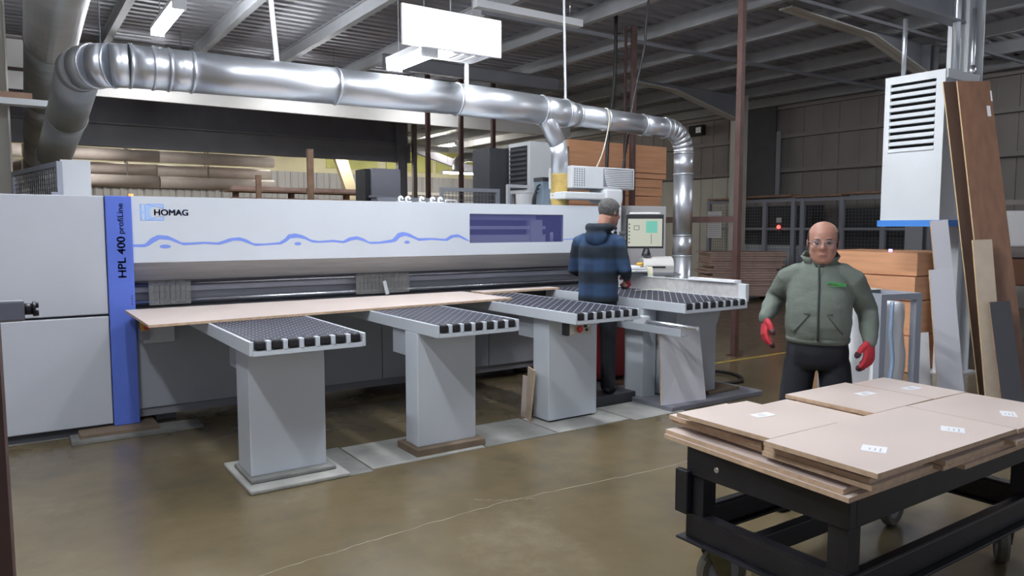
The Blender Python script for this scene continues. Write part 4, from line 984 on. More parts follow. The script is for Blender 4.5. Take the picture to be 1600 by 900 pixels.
for z in (1.9, 2.22, 2.48): obj('shelf', bx(BM(), 4.3, 8.0, 17.6, 18.3, z, z + .04), M['timber'], t)
G = 'timber lengths on the rack behind the saw'
for k, (z, x0, x1, m) in enumerate(((2.263, 4.35, 6.0, 'timber'), (2.263, 6.05, 7.95, 'brown_sheet'), (2.523, 6.1, 7.9, 'brown_sheet'), (2.523, 4.35, 6.05, 'brown_sheet'))):
    one('timber_length', bx(BM(), x0, x1, 17.65, 17.85, z, z + .08), M[m], ('brown length at the left of the rack middle shelf', 'pale length at the right of the rack middle shelf', 'brown length at the right of the rack top shelf', 'brown length at the left of the rack top shelf')[k], 'timber', G)
one('brace', prism(BM(), [(8.45, 22.2, 4.05), (8.85, 22.2, 4.05), (9.45, 22.2, 2.2), (9.1, 22.2, 2.2)], (0, .2, 0)), M['brace'], 'slanting brace coloured as if lit yellow under the dark beam, behind the saw', 'brace')
t = thing('white_pipe', 'long white pipe under the roof of the far hall above the glowing tube', 'pipe', (14, 23.5, 4.4))
for a, b_ in ((10.9, 13.2), (13.22, 15.6), (15.62, 17.2)): obj('pipe_section', cyl(BM(), (a, 23.5, 4.42), (b_, 23.5, 4.42), .11, 14), M['white'], t)
t = thing('bent_duct', 'grey duct elbow in the far hall above the glowing tube', 'duct', (13.4, 22.5, 3.6))
obj('elbow', tube(BM(), curve([(13.0, 22.5, 3.60), (13.05, 22.5, 3.90), (13.35, 22.5, 4.08), (13.8, 22.5, 4.10)], 5), .16, 16), M['galv'], t); obj('run', cyl(BM(), (13.8, 22.5, 4.10), (17.2, 22.5, 4.10), .16, 16), M['galv'], t)

# ================================================================ FAR RIGHT: sheet stack, cage, racks
ctr = Vector((14.2, 11.45, 0)); rnd = random.Random(3); G = 'brown sheets stacked on the far pallet'
pa = thing('pallet', 'timber pallet under the far brown sheet stack', 'pallet', ctr)
for a in (-.75, 0, .75): obj('bearer', obx(BM(), ctr + RT * a + Vector((0, 0, .045)), (.1, 1.0, .09), YW), M['timber'], pa)
for b_ in (-.45, -.15, .15, .45): obj('deck_board', obx(BM(), ctr + FW * b_ + Vector((0, 0, .10)), (1.8, .14, .02), YW), M['timber'], pa)
z = .112; ORD = ['lowest', 'second', 'third', 'fourth', 'fifth', 'sixth', 'seventh', 'eighth', 'ninth', 'tenth', 'eleventh', 'twelfth', 'thirteenth', 'fourteenth', 'fifteenth', 'sixteenth', 'seventeenth', 'topmost']
for k in range(18):
    th = .05 if k < 17 else .035; wd = 1.74 if k < 17 else 1.86; q = rnd.uniform(-.05, .05) + (.04 if k > 10 else 0)
    one('brown_sheet', obx(BM(), ctr + RT * q + FW * rnd.uniform(-.04, .04) + Vector((0, 0, z + th / 2)), (wd - rnd.choice([0, 0, .1, .2]) if k < 17 else wd, 1.0, th), YW + rnd.uniform(-.015, .015)), M['brown_sheet'], ORD[k] + (' sheet' if k in (0, 17) else ' sheet from the bottom') + ' of the far brown stack by the cage', 'sheet', G)
    z += th + .006
G = 'pale timber bundles beside the far brown stack'
for k in range(4):
    one('timber_bundle', obx(BM(), ctr + RT * (1.24 + .02 * (k % 2)) - FW * .1 + Vector((0, 0, .07 + .14 * k + (.0 if k < 3 else 0))), (.55, .8, .13), YW), M['lightwood'], ('lowest', 'second lowest', 'second highest', 'topmost')[k] + ' pale timber bundle right of the far brown stack', 'timber', G)
    if k: continue
cg = thing('mesh_cage', 'long grey framed wire mesh cage along the far right wall', 'cage', (15.8, 10.5, 0))
ys = [13.73, 12.88, 11.94, 11.12, 10.87, 9.86, 8.89, 8.34, 7.80, 6.9]
for y in ys: obj('frame_post', bx(BM(), 15.76, 15.84, y - .05, y + .05, 0, 2.36), M['cage'], cg)
for a, b_ in zip(ys, ys[1:]):
    obj('top_rail', bx(BM(), 15.77, 15.83, b_ + .05, a - .05, 2.28, 2.36), M['cage'], cg); obj('mid_rail', bx(BM(), 15.77, 15.83, b_ + .05, a - .05, 1.60, 1.65), M['cage'], cg); obj('bottom_rail', bx(BM(), 15.77, 15.83, b_ + .05, a - .05, .1, .16), M['cage'], cg)
    bm = BM(); n = max(3, int((a - b_) / .075))
    for i in range(1, n): y = b_ + (a - b_) * i / n; tube(bm, [(15.8, y, .16), (15.8, y, 2.28)], .0045, 3, False)
    for k in range(1, 28): tube(bm, [(15.8, b_ + .05, .16 + k * .075), (15.8, a - .05, .16 + k * .075)], .0045, 3, False)
    tag(obj('wire_mesh', bm, M['wire'], cg), kind='stuff')
for k in range(5): obj('top_plank', bx(BM(), 15.65, 15.98, 7.2 + 1.3 * k, 8.47 + 1.3 * k, 2.37 + .03 * (k % 2), 2.42 + .03 * (k % 2)), M['timber'], cg)
mc = thing('machine_cabinet', 'pale bluish machine cabinet inside the mesh cage', 'cabinet', (16.5, 12, 0))
obj('body', bx(BM(), 16.2, 16.9, 10.9, 13.2, 0, 1.22, bev=.01), M['offwhite'], mc); obj('door', bx(BM(), 16.185, 16.2, 11.0, 12.0, .1, 1.15), M['mach'], mc); obj('door', bx(BM(), 16.185, 16.2, 12.06, 13.1, .1, 1.15), M['mach'], mc); obj('door_handle', bx(BM(), 16.16, 16.185, 12.08, 12.12, .7, .95), M['blackmatte'], mc)
one('control_cabinet', bx(BM(), 16.2, 16.7, 10.9, 12.9, 1.225, 2.2, bev=.01), M['charcoal'], 'dark cabinet standing on the pale cabinet inside the mesh cage', 'cabinet')
one('dark_cabinet', bx(BM(), 16.3, 16.9, 7.4, 10.2, 0, 2.1, bev=.01), M['charcoal'], 'long dark cabinet in the right half of the mesh cage', 'cabinet')
sg = thing('warning_lamp', 'small red warning lamp with a sign above it in the mesh cage', 'lamp', (15.75, 11.49, 1.55))
obj('lamp', tube(BM(), [(15.752, 11.49, 1.67), (15.72, 11.49, 1.67)], .045, 12), M['red_led'], sg); obj('sign', bx(BM(), 15.735, 15.752, 11.42, 11.56, 1.78, 1.90), M['greybox'], sg); obj('bracket', bx(BM(), 15.752, 15.76, 11.44, 11.54, 1.55, 1.95), M['charcoal'], sg)
ns = thing('notice_sheet', 'white ruled notice sheet hung on the mesh cage behind the brown post', 'notice', (15.7, 13.45, 1.38))
obj('sheet', bx(BM(), 15.70, 15.704, 13.23, 13.70, 1.38, 2.09), M['paper'], ns)
bm = BM()
for k in range(11): bx(bm, 15.698, 15.6995, 13.27, 13.66, 1.44 + .054 * k, 1.448 + .054 * k)
obj('ruled_line', bm, M['ink'], ns)
rk = thing('storage_rack', 'dark rack holding wrapped goods at the right frame edge behind the boards', 'rack', (12.4, 4.2, 0))
for x, y in ((12.02, 3.1), (12.02, 5.6), (12.9, 3.1), (12.9, 5.6)): obj('upright', bx(BM(), x - .04, x + .04, y - .04, y + .04, 0, 2.3), M['darksteel'], rk)
for z in (.75, 1.30, 1.98): obj('beam', bx(BM(), 12.0, 12.06, 3.14, 5.56, z, z + .07), M['girt'], rk); obj('shelf', bx(BM(), 12.06, 12.86, 3.14, 5.56, z + .03, z + .06), M['timber'], rk)
one('wrapped_pack', bx(BM(), 12.1, 12.8, 3.3, 5.3, 1.372, 1.90, bev=.03), M['film'], 'glossy film wrapped pack on the rack at the right edge', 'pack')
one('board_pack', bx(BM(), 12.1, 12.8, 3.3, 5.4, .822, 1.20, bev=.01), M['orange_dk'], 'brown board pack on the lower shelf of the rack at the right edge', 'board pack')
fl2 = thing('floodlight', 'small dark floodlight high on the right wall above the duct elbow', 'light', (17.1, 15.3, 4.5))
obj('head', bx(BM(), 16.95, 17.10, 15.05, 15.6, 4.35, 4.65, bev=.02), M['blackmatte'], fl2); obj('bracket', bx(BM(), 17.10, 17.19, 15.25, 15.4, 4.45, 4.55), M['charcoal'], fl2)
obj('lamp_glass', bx(BM(), 16.935, 16.951, 15.1, 15.3, 4.42, 4.58), M['steel'], fl2)

# ================================================================ FOREGROUND CART
ct = thing('cart', 'heavy black steel cart on rubber casters in the right foreground', 'cart', (3.27, 1.87, 0))
x0, x1, y0, y1 = 2.47, 4.08, 1.47, 2.245
def rail(name, xa, xb, ya, yb, z0, z1, fl_=.05):
    """channel: upright web with small flanges"""
    bm = bx(BM(), xa, xb, ya, yb, z0, z1, bev=.004); return obj(name, bm, M['black'], ct)
rail('top_rail', x0, x0 + .045, y0, y1, .56, .685); rail('top_rail', x1 - .045, x1, y0, y1, .56, .685)
rail('top_rail', x0 + .045, x1 - .045, y0, y0 + .045, .56, .685); rail('top_rail', x0 + .045, x1 - .045, y1 - .045, y1, .56, .685); rail('cross_rail', x0 + .72, x0 + .78, y0 + .045, y1 - .045, .60, .68)
for a, b_, c, d in ((x0, x0 + .012, y0, y1), (x1 - .012, x1, y0, y1), (x0 + .012, x1 - .012, y0, y0 + .012), (x0 + .012, x1 - .012, y1 - .012, y1)):
    rail('bottom_rail', a, b_, c, d, .275, .375)
for a, b_, c, d in ((x0 - .03, x0 + .035, y0 - .03, y1 + .03), (x1 - .035, x1 + .03, y0 - .03, y1 + .03)):
    obj('bottom_flange', bx(BM(), a, b_, c, d, .262, .275, bev=.003), M['black'], ct)
    obj('upper_flange', bx(BM(), a + .03, b_ + .025, c + .03, d - .03, .375, .385), M['black'], ct)
for c, d in ((y0 - .03, y0 + .035), (y1 - .035, y1 + .03)):
    obj('bottom_flange', bx(BM(), x0 + .035, x1 - .035, c, d, .262, .275, bev=.003), M['black'], ct)
    obj('upper_flange', bx(BM(), x0 + .06, x1 - .06, c + .03, d + .0, .375, .385), M['black'], ct)
rail('cross_rail', x0 + .012, x1 - .012, y0 + .42, y0 + .47, .285, .375)
for a, b_ in ((x0 + .01, y0 + .01), (x0 + .01, y1 - .09), (x1 - .09, y0 + .01), (x1 - .09, y1 - .09)):
    bm = bx(BM(), a, a + .08, b_, b_ + .012, .385, .56); bx(bm, a, a + .012, b_ + .012, b_ + .08, .385, .56); bx(bm, a + .068, a + .08, b_ + .012, b_ + .08, .385, .56)
    obj('post', bm, M['black'], ct)
obj('side_plate', bx(BM(), x0 - .03, x0 + .002, y1 - .03, y1 + .04, .385, .58, bev=.004), M['black'], ct)
obj('bolt', cyl(BM(), (x0 - .006, y1 - .17, .62), (x0 + .002, y1 - .17, .62), .012, 8), M['steel'], ct)
def caster(x, y, a):
    c = bpy.data.objects.new('caster', None); COL.objects.link(c); c.parent = ct
    z = .118; L_ = Matrix.Translation((x, y, 0)) @ Matrix.Rotation(a, 4, 'Z')
    def sub(name, bm, m): bm.transform(L_); o = obj(name, bm, M[m], c); return o
    prof = [(.075, -.022), (.108, -.026), (.117, -.014), (.117, .014), (.108, .026), (.075, .022)]; bm = BM(); n = 32; rg = []
    for k in range(n):
        t = 2 * PI * k / n; rg.append([bm.verts.new((.03 + r * math.cos(t), o, z + r * math.sin(t))) for r, o in prof])
    for k in range(n):
        for i in range(len(prof)): bm.faces.new((rg[k][i], rg[(k + 1) % n][i], rg[(k + 1) % n][(i + 1) % len(prof)], rg[k][(i + 1) % len(prof)]))
    bmesh.ops.recalc_face_normals(bm, faces=bm.faces[:]); sub('tyre', bm, 'caster')
    bm = tube(BM(), [(.03, -.02, z), (.03, .02, z)], .077, 24); tube(bm, [(.03, -.032, z), (.03, .032, z)], .026, 14); sub('hub', bm, 'hub')
    bm = BM()
    for s in (-1, 1): prism(bm, [(.005, s * .036, z - .015), (.055, s * .036, z - .015), (.05, s * .036, .235), (-.05, s * .036, .235), (-.05, s * .036, .20)], (0, s * .006, 0))
    bx(bm, -.05, .05, -.042, .042, .235, .245); sub('fork', bm, 'caster_fork')
    bm = bx(BM(), -.055, .055, -.055, .055, .247, .262); cyl(bm, (0, 0, .24), (0, 0, .25), .045, 16); sub('swivel_plate', bm, 'caster_fork')
caster(x0 + .10, y1 - .09, -.35); caster(x1 - .09, y0 + .11, .5); caster(x0 + .09, y0 + .10, 1.1); caster(x1 - .09, y1 - .1, .1)

G = 'panels stacked on the cart'
def panel(q, z, th, label, stick=None):
    o = flatsheet('panel', q, z, th, 'mdf', label, 'mdf_edge', G)
    if stick:
        x, y, rz = stick; bm = obx(BM(), (x, y, z + th + .0012), (.105, .058, .0016), rz); bm.transform(Matrix.Translation(-o.location))
        bx_ = bmesh.new(); bx_.free()
        me = bpy.data.meshes.new('label_sticker'); bm.to_mesh(me); bm.free(); me.materials.append(M['paper']); s_ = bpy.data.objects.new('label_sticker', me); COL.objects.link(s_); s_.parent = o
        bm = BM()
        for k in range(3): obx(bm, Vector((x, y, z + th + .0024)) + Matrix.Rotation(rz, 3, 'Z') @ Vector((-.012 + .004 * k, -.014 + .013 * k, 0)), (.05 - .012 * k, .004, .0006), rz)
        bm.transform(Matrix.Translation(-o.location)); me = bpy.data.meshes.new('print_line'); bm.to_mesh(me); bm.free(); me.materials.append(M['greybox']); p_ = bpy.data.objects.new('print_line', me); COL.objects.link(p_); p_.parent = s_
    return o
sk = lambda a, y: a + (.069 * (y - 1.45) if a < 2.6 else 0)
rect = lambda a, b_, c, d, s=0: [(sk(a, c), c), (b_, c + s), (b_, d + s), (sk(a, d), d)]
T = .0185
# bottom layer on the rails, up to the top layer
panel(rect(2.41, 3.25, 1.44, 2.39), .686, T, 'lowest panel at the cart left, its end overhanging the black rail')
panel(rect(3.27, 4.2, 1.40, 2.22), .686, T, 'lowest panel at the cart right end')
panel(rect(2.42, 3.05, 1.47, 2.39), .706, T, 'second layer panel at the cart left, overhanging at the back')
panel(rect(3.07, 4.15, 1.36, 2.2), .706, T, 'second layer panel under the right labelled panels')
panel(rect(2.52, 2.9, 1.50, 2.33), .726, T, 'third layer panel at the cart left, set back inside')
panel(rect(2.92, 4.1, 1.37, 2.22), .726, T, 'third layer panel in the middle of the cart stack')
panel(rect(2.435, 2.84, 1.37, 1.845), .746, T, 'fourth layer panel at the near corner, edge sticking out below the top')
panel(rect(2.47, 2.9, 1.875, 2.40), .746, T, 'fourth layer panel at the far left corner')
panel(rect(2.95, 3.93, 1.36, 2.20), .746, T, 'fourth layer panel in the middle of the cart stack')
panel(rect(2.44, 2.80, 1.385, 1.84), .766, T, 'fifth layer panel at the near corner of the stack')
panel(rect(2.455, 2.92, 1.865, 2.405), .766, T, 'fifth layer panel at the far left corner, its edge showing')
panel(rect(2.86, 3.34, 1.335, 2.2), .766, T, 'fifth layer panel under the near middle label')
panel(rect(3.37, 4.16, 1.30, 2.2), .766, T, 'fifth layer panel at the right frame edge')
panel(rect(2.50, 2.90, 1.42, 1.80), .786, T, 'sixth layer panel set back under the near top panel')
panel(rect(2.49, 2.9, 1.88, 2.31), .786, T, 'sixth layer panel under the far left top panel')
panel([(2.912, 1.83), (3.165, 1.83), (3.172, 2.24), (2.925, 2.235)], .786, T, 'narrow sunken panel between the far left and back edge panels')
panel(rect(2.93, 3.40, 1.38, 1.80), .786, T, 'sixth layer panel in the middle')
panel(rect(3.19, 3.42, 1.83, 2.2), .786, T, 'sixth layer panel under the back edge panel')
panel(rect(3.43, 4.0, 1.36, 2.2), .786, T, 'sixth layer panel at the right')
zt = .8065
panel([(2.394, 1.332), (3.41, 1.332 - .01), (3.43, 1.79), (2.41, 1.80)], zt, T, 'large top panel at the near corner bearing two white stickers', None)
near = [o for o in COL.objects if o.get('label', '').startswith('large top panel')][0]
panel([(2.455, 1.803), (2.895, 1.797), (2.905, 2.27), (2.46, 2.30)], zt, T, 'top panel at the far left corner with one white sticker', (2.739, 2.054, -.1))
panel([(3.18, 1.795), (3.688, 1.792), (3.69, 2.25), (3.18, 2.255)], zt, T, 'top panel at the back edge with one white sticker', (3.521, 2.037, -.1))
panel([(3.692, 1.788), (3.975, 1.775), (3.995, 2.21), (3.70, 2.215)], zt, T, 'small top panel at the far back corner with one white sticker', (3.836, 1.974, -.1))
panel([(3.413, 1.315), (3.90, 1.31), (3.95, 1.770), (3.434, 1.787)], zt, T, 'top panel at the right frame edge with one white sticker', (3.655, 1.45, .5))
for (x, y, rz) in ((3.182, 1.463, .45), (2.656, 1.495, .45)):
    bm = obx(BM(), (x, y, zt + T + .0012), (.085, .085, .0016), rz); bm.transform(Matrix.Translation(-near.location)); me = bpy.data.meshes.new('label_sticker'); bm.to_mesh(me); bm.free(); me.materials.append(M['paper']); s_ = bpy.data.objects.new('label_sticker', me); COL.objects.link(s_); s_.parent = near
    bm = BM()
    for k in range(3): obx(bm, Vector((x, y, zt + T + .0024)) + Matrix.Rotation(rz, 3, 'Z') @ Vector((-.008, -.022 + .018 * k, 0)), (.045 - .01 * k, .005, .0006), rz)
    bm.transform(Matrix.Translation(-near.location)); me = bpy.data.meshes.new('print_line'); bm.to_mesh(me); bm.free(); me.materials.append(M['greybox']); p_ = bpy.data.objects.new('print_line', me); COL.objects.link(p_); p_.parent = s_

# left foreground: rust post with a limit switch on it
rp = thing('rust_post', 'rusty steel post at the left frame edge close to the camera', 'post', (-.03, 2.13, 0))
obj('shaft', prism(BM(), [(-.07, 2.15, 0), (-.012, 2.12, 0), (-.022, 2.16, 1.60), (-.08, 2.19, 1.60)], (.006, .05, 0)), M['rust_hi'], rp)
obj('foot_plate', bx(BM(), -.12, .03, 2.08, 2.24, 0, .012), M['rust_hi'], rp)
ls = thing('limit_switch', 'dark grey switch box with black plug on the rusty post at left', 'switch', (.0, 2.14, 1.42))
bm = bx(BM(), -.08, .034, 2.07, 2.115, 1.432, 1.482, bev=.006); obj('housing', bm, M['midgrey'], ls)
bm = cyl(BM(), (.034, 2.09, 1.459), (.050, 2.09, 1.459), .014, 10); cyl(bm, (.050, 2.09, 1.459), (.056, 2.09, 1.459), .018, 10); obj('plug', bm, M['rubber'], ls)
obj('plug', merge(cyl(BM(), (.052, 2.085, 1.468), (.062, 2.085, 1.468), .007, 8), cyl(BM(), (.052, 2.085, 1.449), (.062, 2.085, 1.449), .007, 8)), M['rubber'], ls)
obj('cable', tube(BM(), curve([(-.07, 2.10, 1.433), (-.04, 2.095, 1.405), (-.07, 2.11, 1.36), (-.10, 2.13, 1.2)], 5), .006, 6), M['cable'], ls)
# ================================================================ PEOPLE
def V(*a): return Vector(a)
def limb(bm, pts, n=14):
    """tapered limb: (x, y, z, r) per joint, rounded ends"""
    p = [V(*q[:3]) for q in pts]; r = [q[3] for q in pts]
    d0 = (p[0] - p[1]).normalized(); d1 = (p[-1] - p[-2]).normalized()
    P_ = [p[0] + d0 * r[0] * .8, p[0] + d0 * r[0] * .45] + p + [p[-1] + d1 * r[-1] * .45, p[-1] + d1 * r[-1] * .8]
    R__ = [r[0] * .4, r[0] * .85] + r + [r[-1] * .85, r[-1] * .4]
    return tube(bm, P_, R__, n)
def rings(bm, rs, n=22):
    return loft(bm, [((x, y, z), (rx, 0, 0), (0, ry, 0)) for z, rx, ry, x, y in rs], n)
HEADP = [(0, .034, -.086, -.030), (.02, .054, -.098, -.005), (.05, .066, -.100, .035), (.085, .071, -.096, .068), (.117, .074, -.091, .086), (.145, .077, -.094, .094), (.175, .075, -.088, .092), (.205, .061, -.068, .080), (.225, .039, -.038, .057), (.234, .013, -.006, .022)]
def head_rings(k=1.0, wide=1.0, lo=0, grow=0.0):
    return [((0, (a + b_) / 2, t), (w_ * wide + grow, 0, 0), (0, (b_ - a) / 2 + grow, 0)) for t, w_, a, b_ in HEADP[lo:]]
def build_head(mtx, wide=1.0, face=True):
    """continuous head with nose, brow, cheeks, lips, ears; chin at z = 0 of its own frame"""
    bm = BM(); loft(bm, head_rings(wide=wide), 24)
    tube(bm, [(0, -.088, .128), (0, -.104, .108), (0, -.113, .090), (0, -.098, .078)], [.007, .010, .014, .010], 10)
    for s in (-1, 1):
        ball(bm, (s * .011, -.100, .084), .009, 8, 6)                                  # nostril wing
        ball(bm, (s * .030, -.089, .134), .014, 10, 6, (1.5, .6, .5))                  # brow
        ball(bm, (s * .040, -.076, .088), .026, 10, 8, (1, .8, .9))                    # cheek
        ball(bm, (s * (.077 * wide), .008, .112), .026, 10, 8, (.32, .62, 1.12))       # ear
    ball(bm, (0, -.098, .053), .017, 10, 6, (1.35, .5, .35)); ball(bm, (0, -.097, .043), .016, 10, 6, (1.15, .5, .4))
    ball(bm, (0, -.088, .014), .02, 10, 6, (1.1, .7, .7))
    bm.transform(mtx); return bm
def hand_bm(wrist, d, nrm, side, k=1.0, curl=.5, grow=0.0):
    """palm, four unequal bent fingers, thumb from the side of the palm. d: along the hand, nrm: out of the back, side: towards the thumb"""
    wrist, d, nrm, side = Vector(wrist), Vector(d).normalized(), Vector(nrm).normalized(), Vector(side).normalized()
    side = (side - d * side.dot(d)).normalized(); nrm = d.cross(side) if d.cross(side).dot(nrm) > 0 else side.cross(d)
    bm = BM(); g = grow; tips = []
    loft(bm, [(wrist - d * .01, side * (.026 * k + g), nrm * (.018 * k + g)), (wrist + d * .03 * k, side * (.034 * k + g), nrm * (.016 * k + g)), (wrist + d * .07 * k, side * (.041 * k + g), nrm * (.014 * k + g)), (wrist + d * .095 * k, side * (.040 * k + g), nrm * (.011 * k + g))], 14)
    for i, (o, ln) in enumerate(((.030, .072), (.010, .080), (-.010, .075), (-.029, .058))):
        p = wrist + d * .088 * k + side * o * k; a = 0; pts = [p - d * .02]; dirv = d + side * (o * 2.2)
        pts.append(p)
        for q in (.45, .32, .23):
            a += curl * (.75 + .12 * i); v = dirv.normalized() * math.cos(a) - nrm * math.sin(a); p = p + v * ln * q * k; pts.append(p)
        r0 = .0085 * k + g; tube(bm, pts, [r0, r0 * 1.05, r0, r0 * .93, r0 * .8], 8); ball(bm, pts[-1], r0 * .82, 8, 6); tips.append(pts[-2:] + [r0])
    p = wrist + d * .025 * k + side * .028 * k; v = (d * .75 + side * .75 - nrm * .3).normalized(); pts = [p - v * .015, p, p + v * .036 * k]
    v2 = (d + side * .35 - nrm * .35).normalized(); pts += [pts[-1] + v2 * .026 * k, pts[-1] + v2 * .045 * k]
    r0 = .0105 * k + g; tube(bm, pts, [r0 * 1.15, r0 * 1.2, r0, r0 * .92, r0 * .8], 8); ball(bm, pts[-1], r0 * .8, 8, 6); tips.append(pts[-2:] + [r0])
    return bm, tips
def garment(name, bm, m, root, voxel=.011, smooth=4): return obj(name, fuse(bm, voxel, smooth), m, root)
def glove_on(root, wrist, d, nrm, side, curl):
    g, tips = hand_bm(wrist, d, nrm, side, 1.14, curl, .004)
    tube(g, [Vector(wrist) - Vector(d).normalized() * .012, Vector(wrist) + Vector(d).normalized() * .02], [.030, .030], 14)
    gl = obj('glove', fuse(g, .0045, 2, .4), M['glove'], root)
    for a, b_, r in tips: obj('fingertip_coating', tube(BM(), [a + (b_ - a) * .15, b_, b_ + (b_ - a).normalized() * r * .7], [r * 1.12, r * 1.0, r * .45], 8), M['glove_dark'], gl)

# ---------------------------------------------------------------- man facing the camera
def man_front():
    arms = {-1: [V(-.172, .005, 1.352), V(-.243, .135, 1.225), V(-.285, -.055, 1.125)], 1: [V(.176, .005, 1.352), V(.262, .095, 1.165), V(.272, -.045, 1.02)]}
    hd = {-1: (V(-.04, -.30, -.95), V(-.9, -.3, .1), V(.35, -1, .1)), 1: (V(-.02, -.25, -.97), V(.9, -.2, .1), V(-.55, -.85, .1))}
    legs = {s: [V(s * .092, 0, .90), V(s * .128, -.015, .50), V(s * .150, .02, .09)] for s in (-1, 1)}
    HM = Matrix.Translation((.012, -.005, 1.452)) @ Matrix.Rotation(R(3), 4, 'X')
    b = build_head(HM, 1.07)
    tube(b, [(0, .028, 1.36), (.003, .018, 1.44), (.008, .012, 1.51)], [.070, .066, .062], 16)
    ball(b, (.01, -.055, 1.462), .045, 12, 8, (1.15, .9, .6))
    rings(b, [(.86, .120, .090, 0, 0), (.95, .135, .100, 0, -.01), (1.08, .155, .12, 0, -.025), (1.2, .158, .125, 0, -.02), (1.32, .155, .11, 0, 0), (1.40, .13, .085, 0, .01), (1.44, .07, .06, 0, .015)])
    for s in (-1, 1):
        a = arms[s]; limb(b, [(*a[0], .052), (*a[1], .042), (*a[2], .029)])
        l = legs[s]; limb(b, [(*l[0], .068), (*l[1], .054), (*l[2], .042)]); limb(b, [(l[2].x, .03, .055, .026), (l[2].x + s * .015, -.11, .035, .018)])
    bf = fuse(b, .0075, 2, .4)
    for s in (-1, 1):
        h, _ = hand_bm(arms[s][2] + hd[s][0].normalized() * .0, *hd[s], .92, .45); bf = merge(bf, h)
    body = obj('person', fuse(bf, .0055, 1, .3), M['skin'])
    # jacket with collar, sleeves
    j = BM()
    rings(j, [(.995, .168, .128, 0, -.012), (1.02, .174, .138, 0, -.022), (1.09, .180, .150, 0, -.036), (1.19, .180, .150, 0, -.034), (1.29, .177, .136, 0, -.018), (1.36, .168, .120, 0, -.002), (1.405, .138, .100, 0, .008), (1.44, .104, .085, 0, .012), (1.475, .084, .076, 0, .012)], 28)
    for s in (-1, 1):
        a = arms[s]; fd = (a[2] - a[1]).normalized(); m1 = (a[0] + a[1]) / 2; m2 = (a[1] + a[2]) / 2
        limb(j, [(*(a[0] + V(-s * .065, 0, .035)), .066), (*a[0], .068), (*m1, .066), (*a[1], .061), (*m2, .054), (*(a[2] - fd * .02), .043), (*(a[2] + fd * .018), .037)], 16)
    jf = fuse(j, .0095, 3, .45)
    from mathutils import noise
    for v in jf.verts:                                     # soft folds in the sleeves and at the waist
        q = v.co; n_ = noise.noise(V(q.x * 9, q.y * 9, q.z * 26)) * .0045 + noise.noise(q * 16) * .003
        v.co += v.normal * n_
    jk = obj('jacket', jf, M['fleece'], body)
    c = BM()                                                   # stand-up collar, open at the front
    prof = []
    n = 22
    for i in range(n + 1):
        a = R(-62 + 304 * i / n); x, y = math.cos(a), math.sin(a)
        lo = V(x * .086, .014 + y * .078, 1.462 - (.034 if y < -.4 else 0)); hi = V(x * .090, .018 + y * .080, 1.515 - .020 * max(0, -y))
        if y < -.35: hi = hi + V(x * .024, -.022, -.02)
        prof.append((lo, hi))
    row = [(c.verts.new(a), c.verts.new((a + b_) / 2 + V(a.x, a.y - .014, 0).normalized() * .006), c.verts.new(b_)) for a, b_ in prof]
    for p_, q_ in zip(row, row[1:]):
        c.faces.new((p_[0], q_[0], q_[1], p_[1])); c.faces.new((p_[1], q_[1], q_[2], p_[2]))
    bmesh.ops.recalc_face_normals(c, faces=c.faces[:]); bmesh.ops.solidify(c, geom=c.faces[:], thickness=.009)
    obj('collar', c, M['fleece'], jk, True)
    obj('inner_collar', tube(BM(), [(0, -.058, 1.415), (0, -.042, 1.45), (0, -.02, 1.47)], [.034, .046, .052], 14), M['fleece_dk'], jk)
    def surf(x, z):                                            # front of the jacket at (x, z)
        best = -.12
        for v in jf2:
            if abs(v.x - x) < .012 and abs(v.z - z) < .012 and v.y < best + .0: best = v.y
        return best
    jf2 = [v.co.copy() for v in jk.data.vertices if v.co.y < -.05]
    zp = [(0.002 - .006 * k / 16, surf(0, 1.012 + .43 * k / 16) - .003, 1.012 + .43 * k / 16) for k in range(17)]
    zp = [(x, (y if z < 1.40 else min(y, -.085 + (z - 1.40) * .3)), z) for x, y, z in zp]
    obj('zip', tube(BM(), zp, .0055, 6), M['zip'], jk)
    bm = BM()
    for s in (-1, 1):
        pts = [(s * (.045 + .085 * t), surf(s * (.045 + .085 * t), 1.165 - .11 * t) - .001, 1.165 - .11 * t) for t in (0, .25, .5, .75, 1)]
        tube(bm, pts, .0035, 5)
        pts = [(s * (.045 + .03 * t), surf(s * (.045 + .03 * t), 1.165 + .004 * t) - .001, 1.165 + .004 * t) for t in (0, .5, 1)]; tube(bm, pts, .004, 5)
    obj('pocket_seam', bm, M['fleece_dk'], jk)
    bm = BM(); rnd = random.Random(2)
    for k in range(9):
        x = .045 + .011 * k; z = 1.343 - .0012 * k; y = surf(x, z) - .003
        obx(bm, (x, y, z), (.008, .003, .014 - .004 * (k % 3 == 1)), 0, 0, .25)
    for k in range(7):
        x = .06 + .012 * k; z = 1.324; obx(bm, (x, surf(x, z) - .003, z), (.010, .003, .005))
    obj('chest_print', bm, M['green'], jk)
    obj('hem_band', loft(BM(), [((0, -.014, .985), (.166, 0, 0), (0, .126, 0)), ((0, -.016, 1.0), (.174, 0, 0), (0, .136, 0)), ((0, -.02, 1.02), (.175, 0, 0), (0, .139, 0))], 28), M['fleece'], jk, True)
    t = BM(); rings(t, [(.835, .150, .105, 0, .0), (.87, .172, .120, 0, -.004), (.94, .172, .125, 0, -.012), (1.02, .158, .118, 0, -.014)], 24)
    for s in (-1, 1):
        l = legs[s]; m1 = (l[0] + l[1]) / 2
        limb(t, [(l[0].x, l[0].y, .86, .090), (*m1, .090), (*l[1], .086), (l[2].x, l[2].y, .28, .085), (l[2].x, l[2].y, .055, .074)], 16)
    garment('trousers', t, M['trouser'], body, .011, 3)
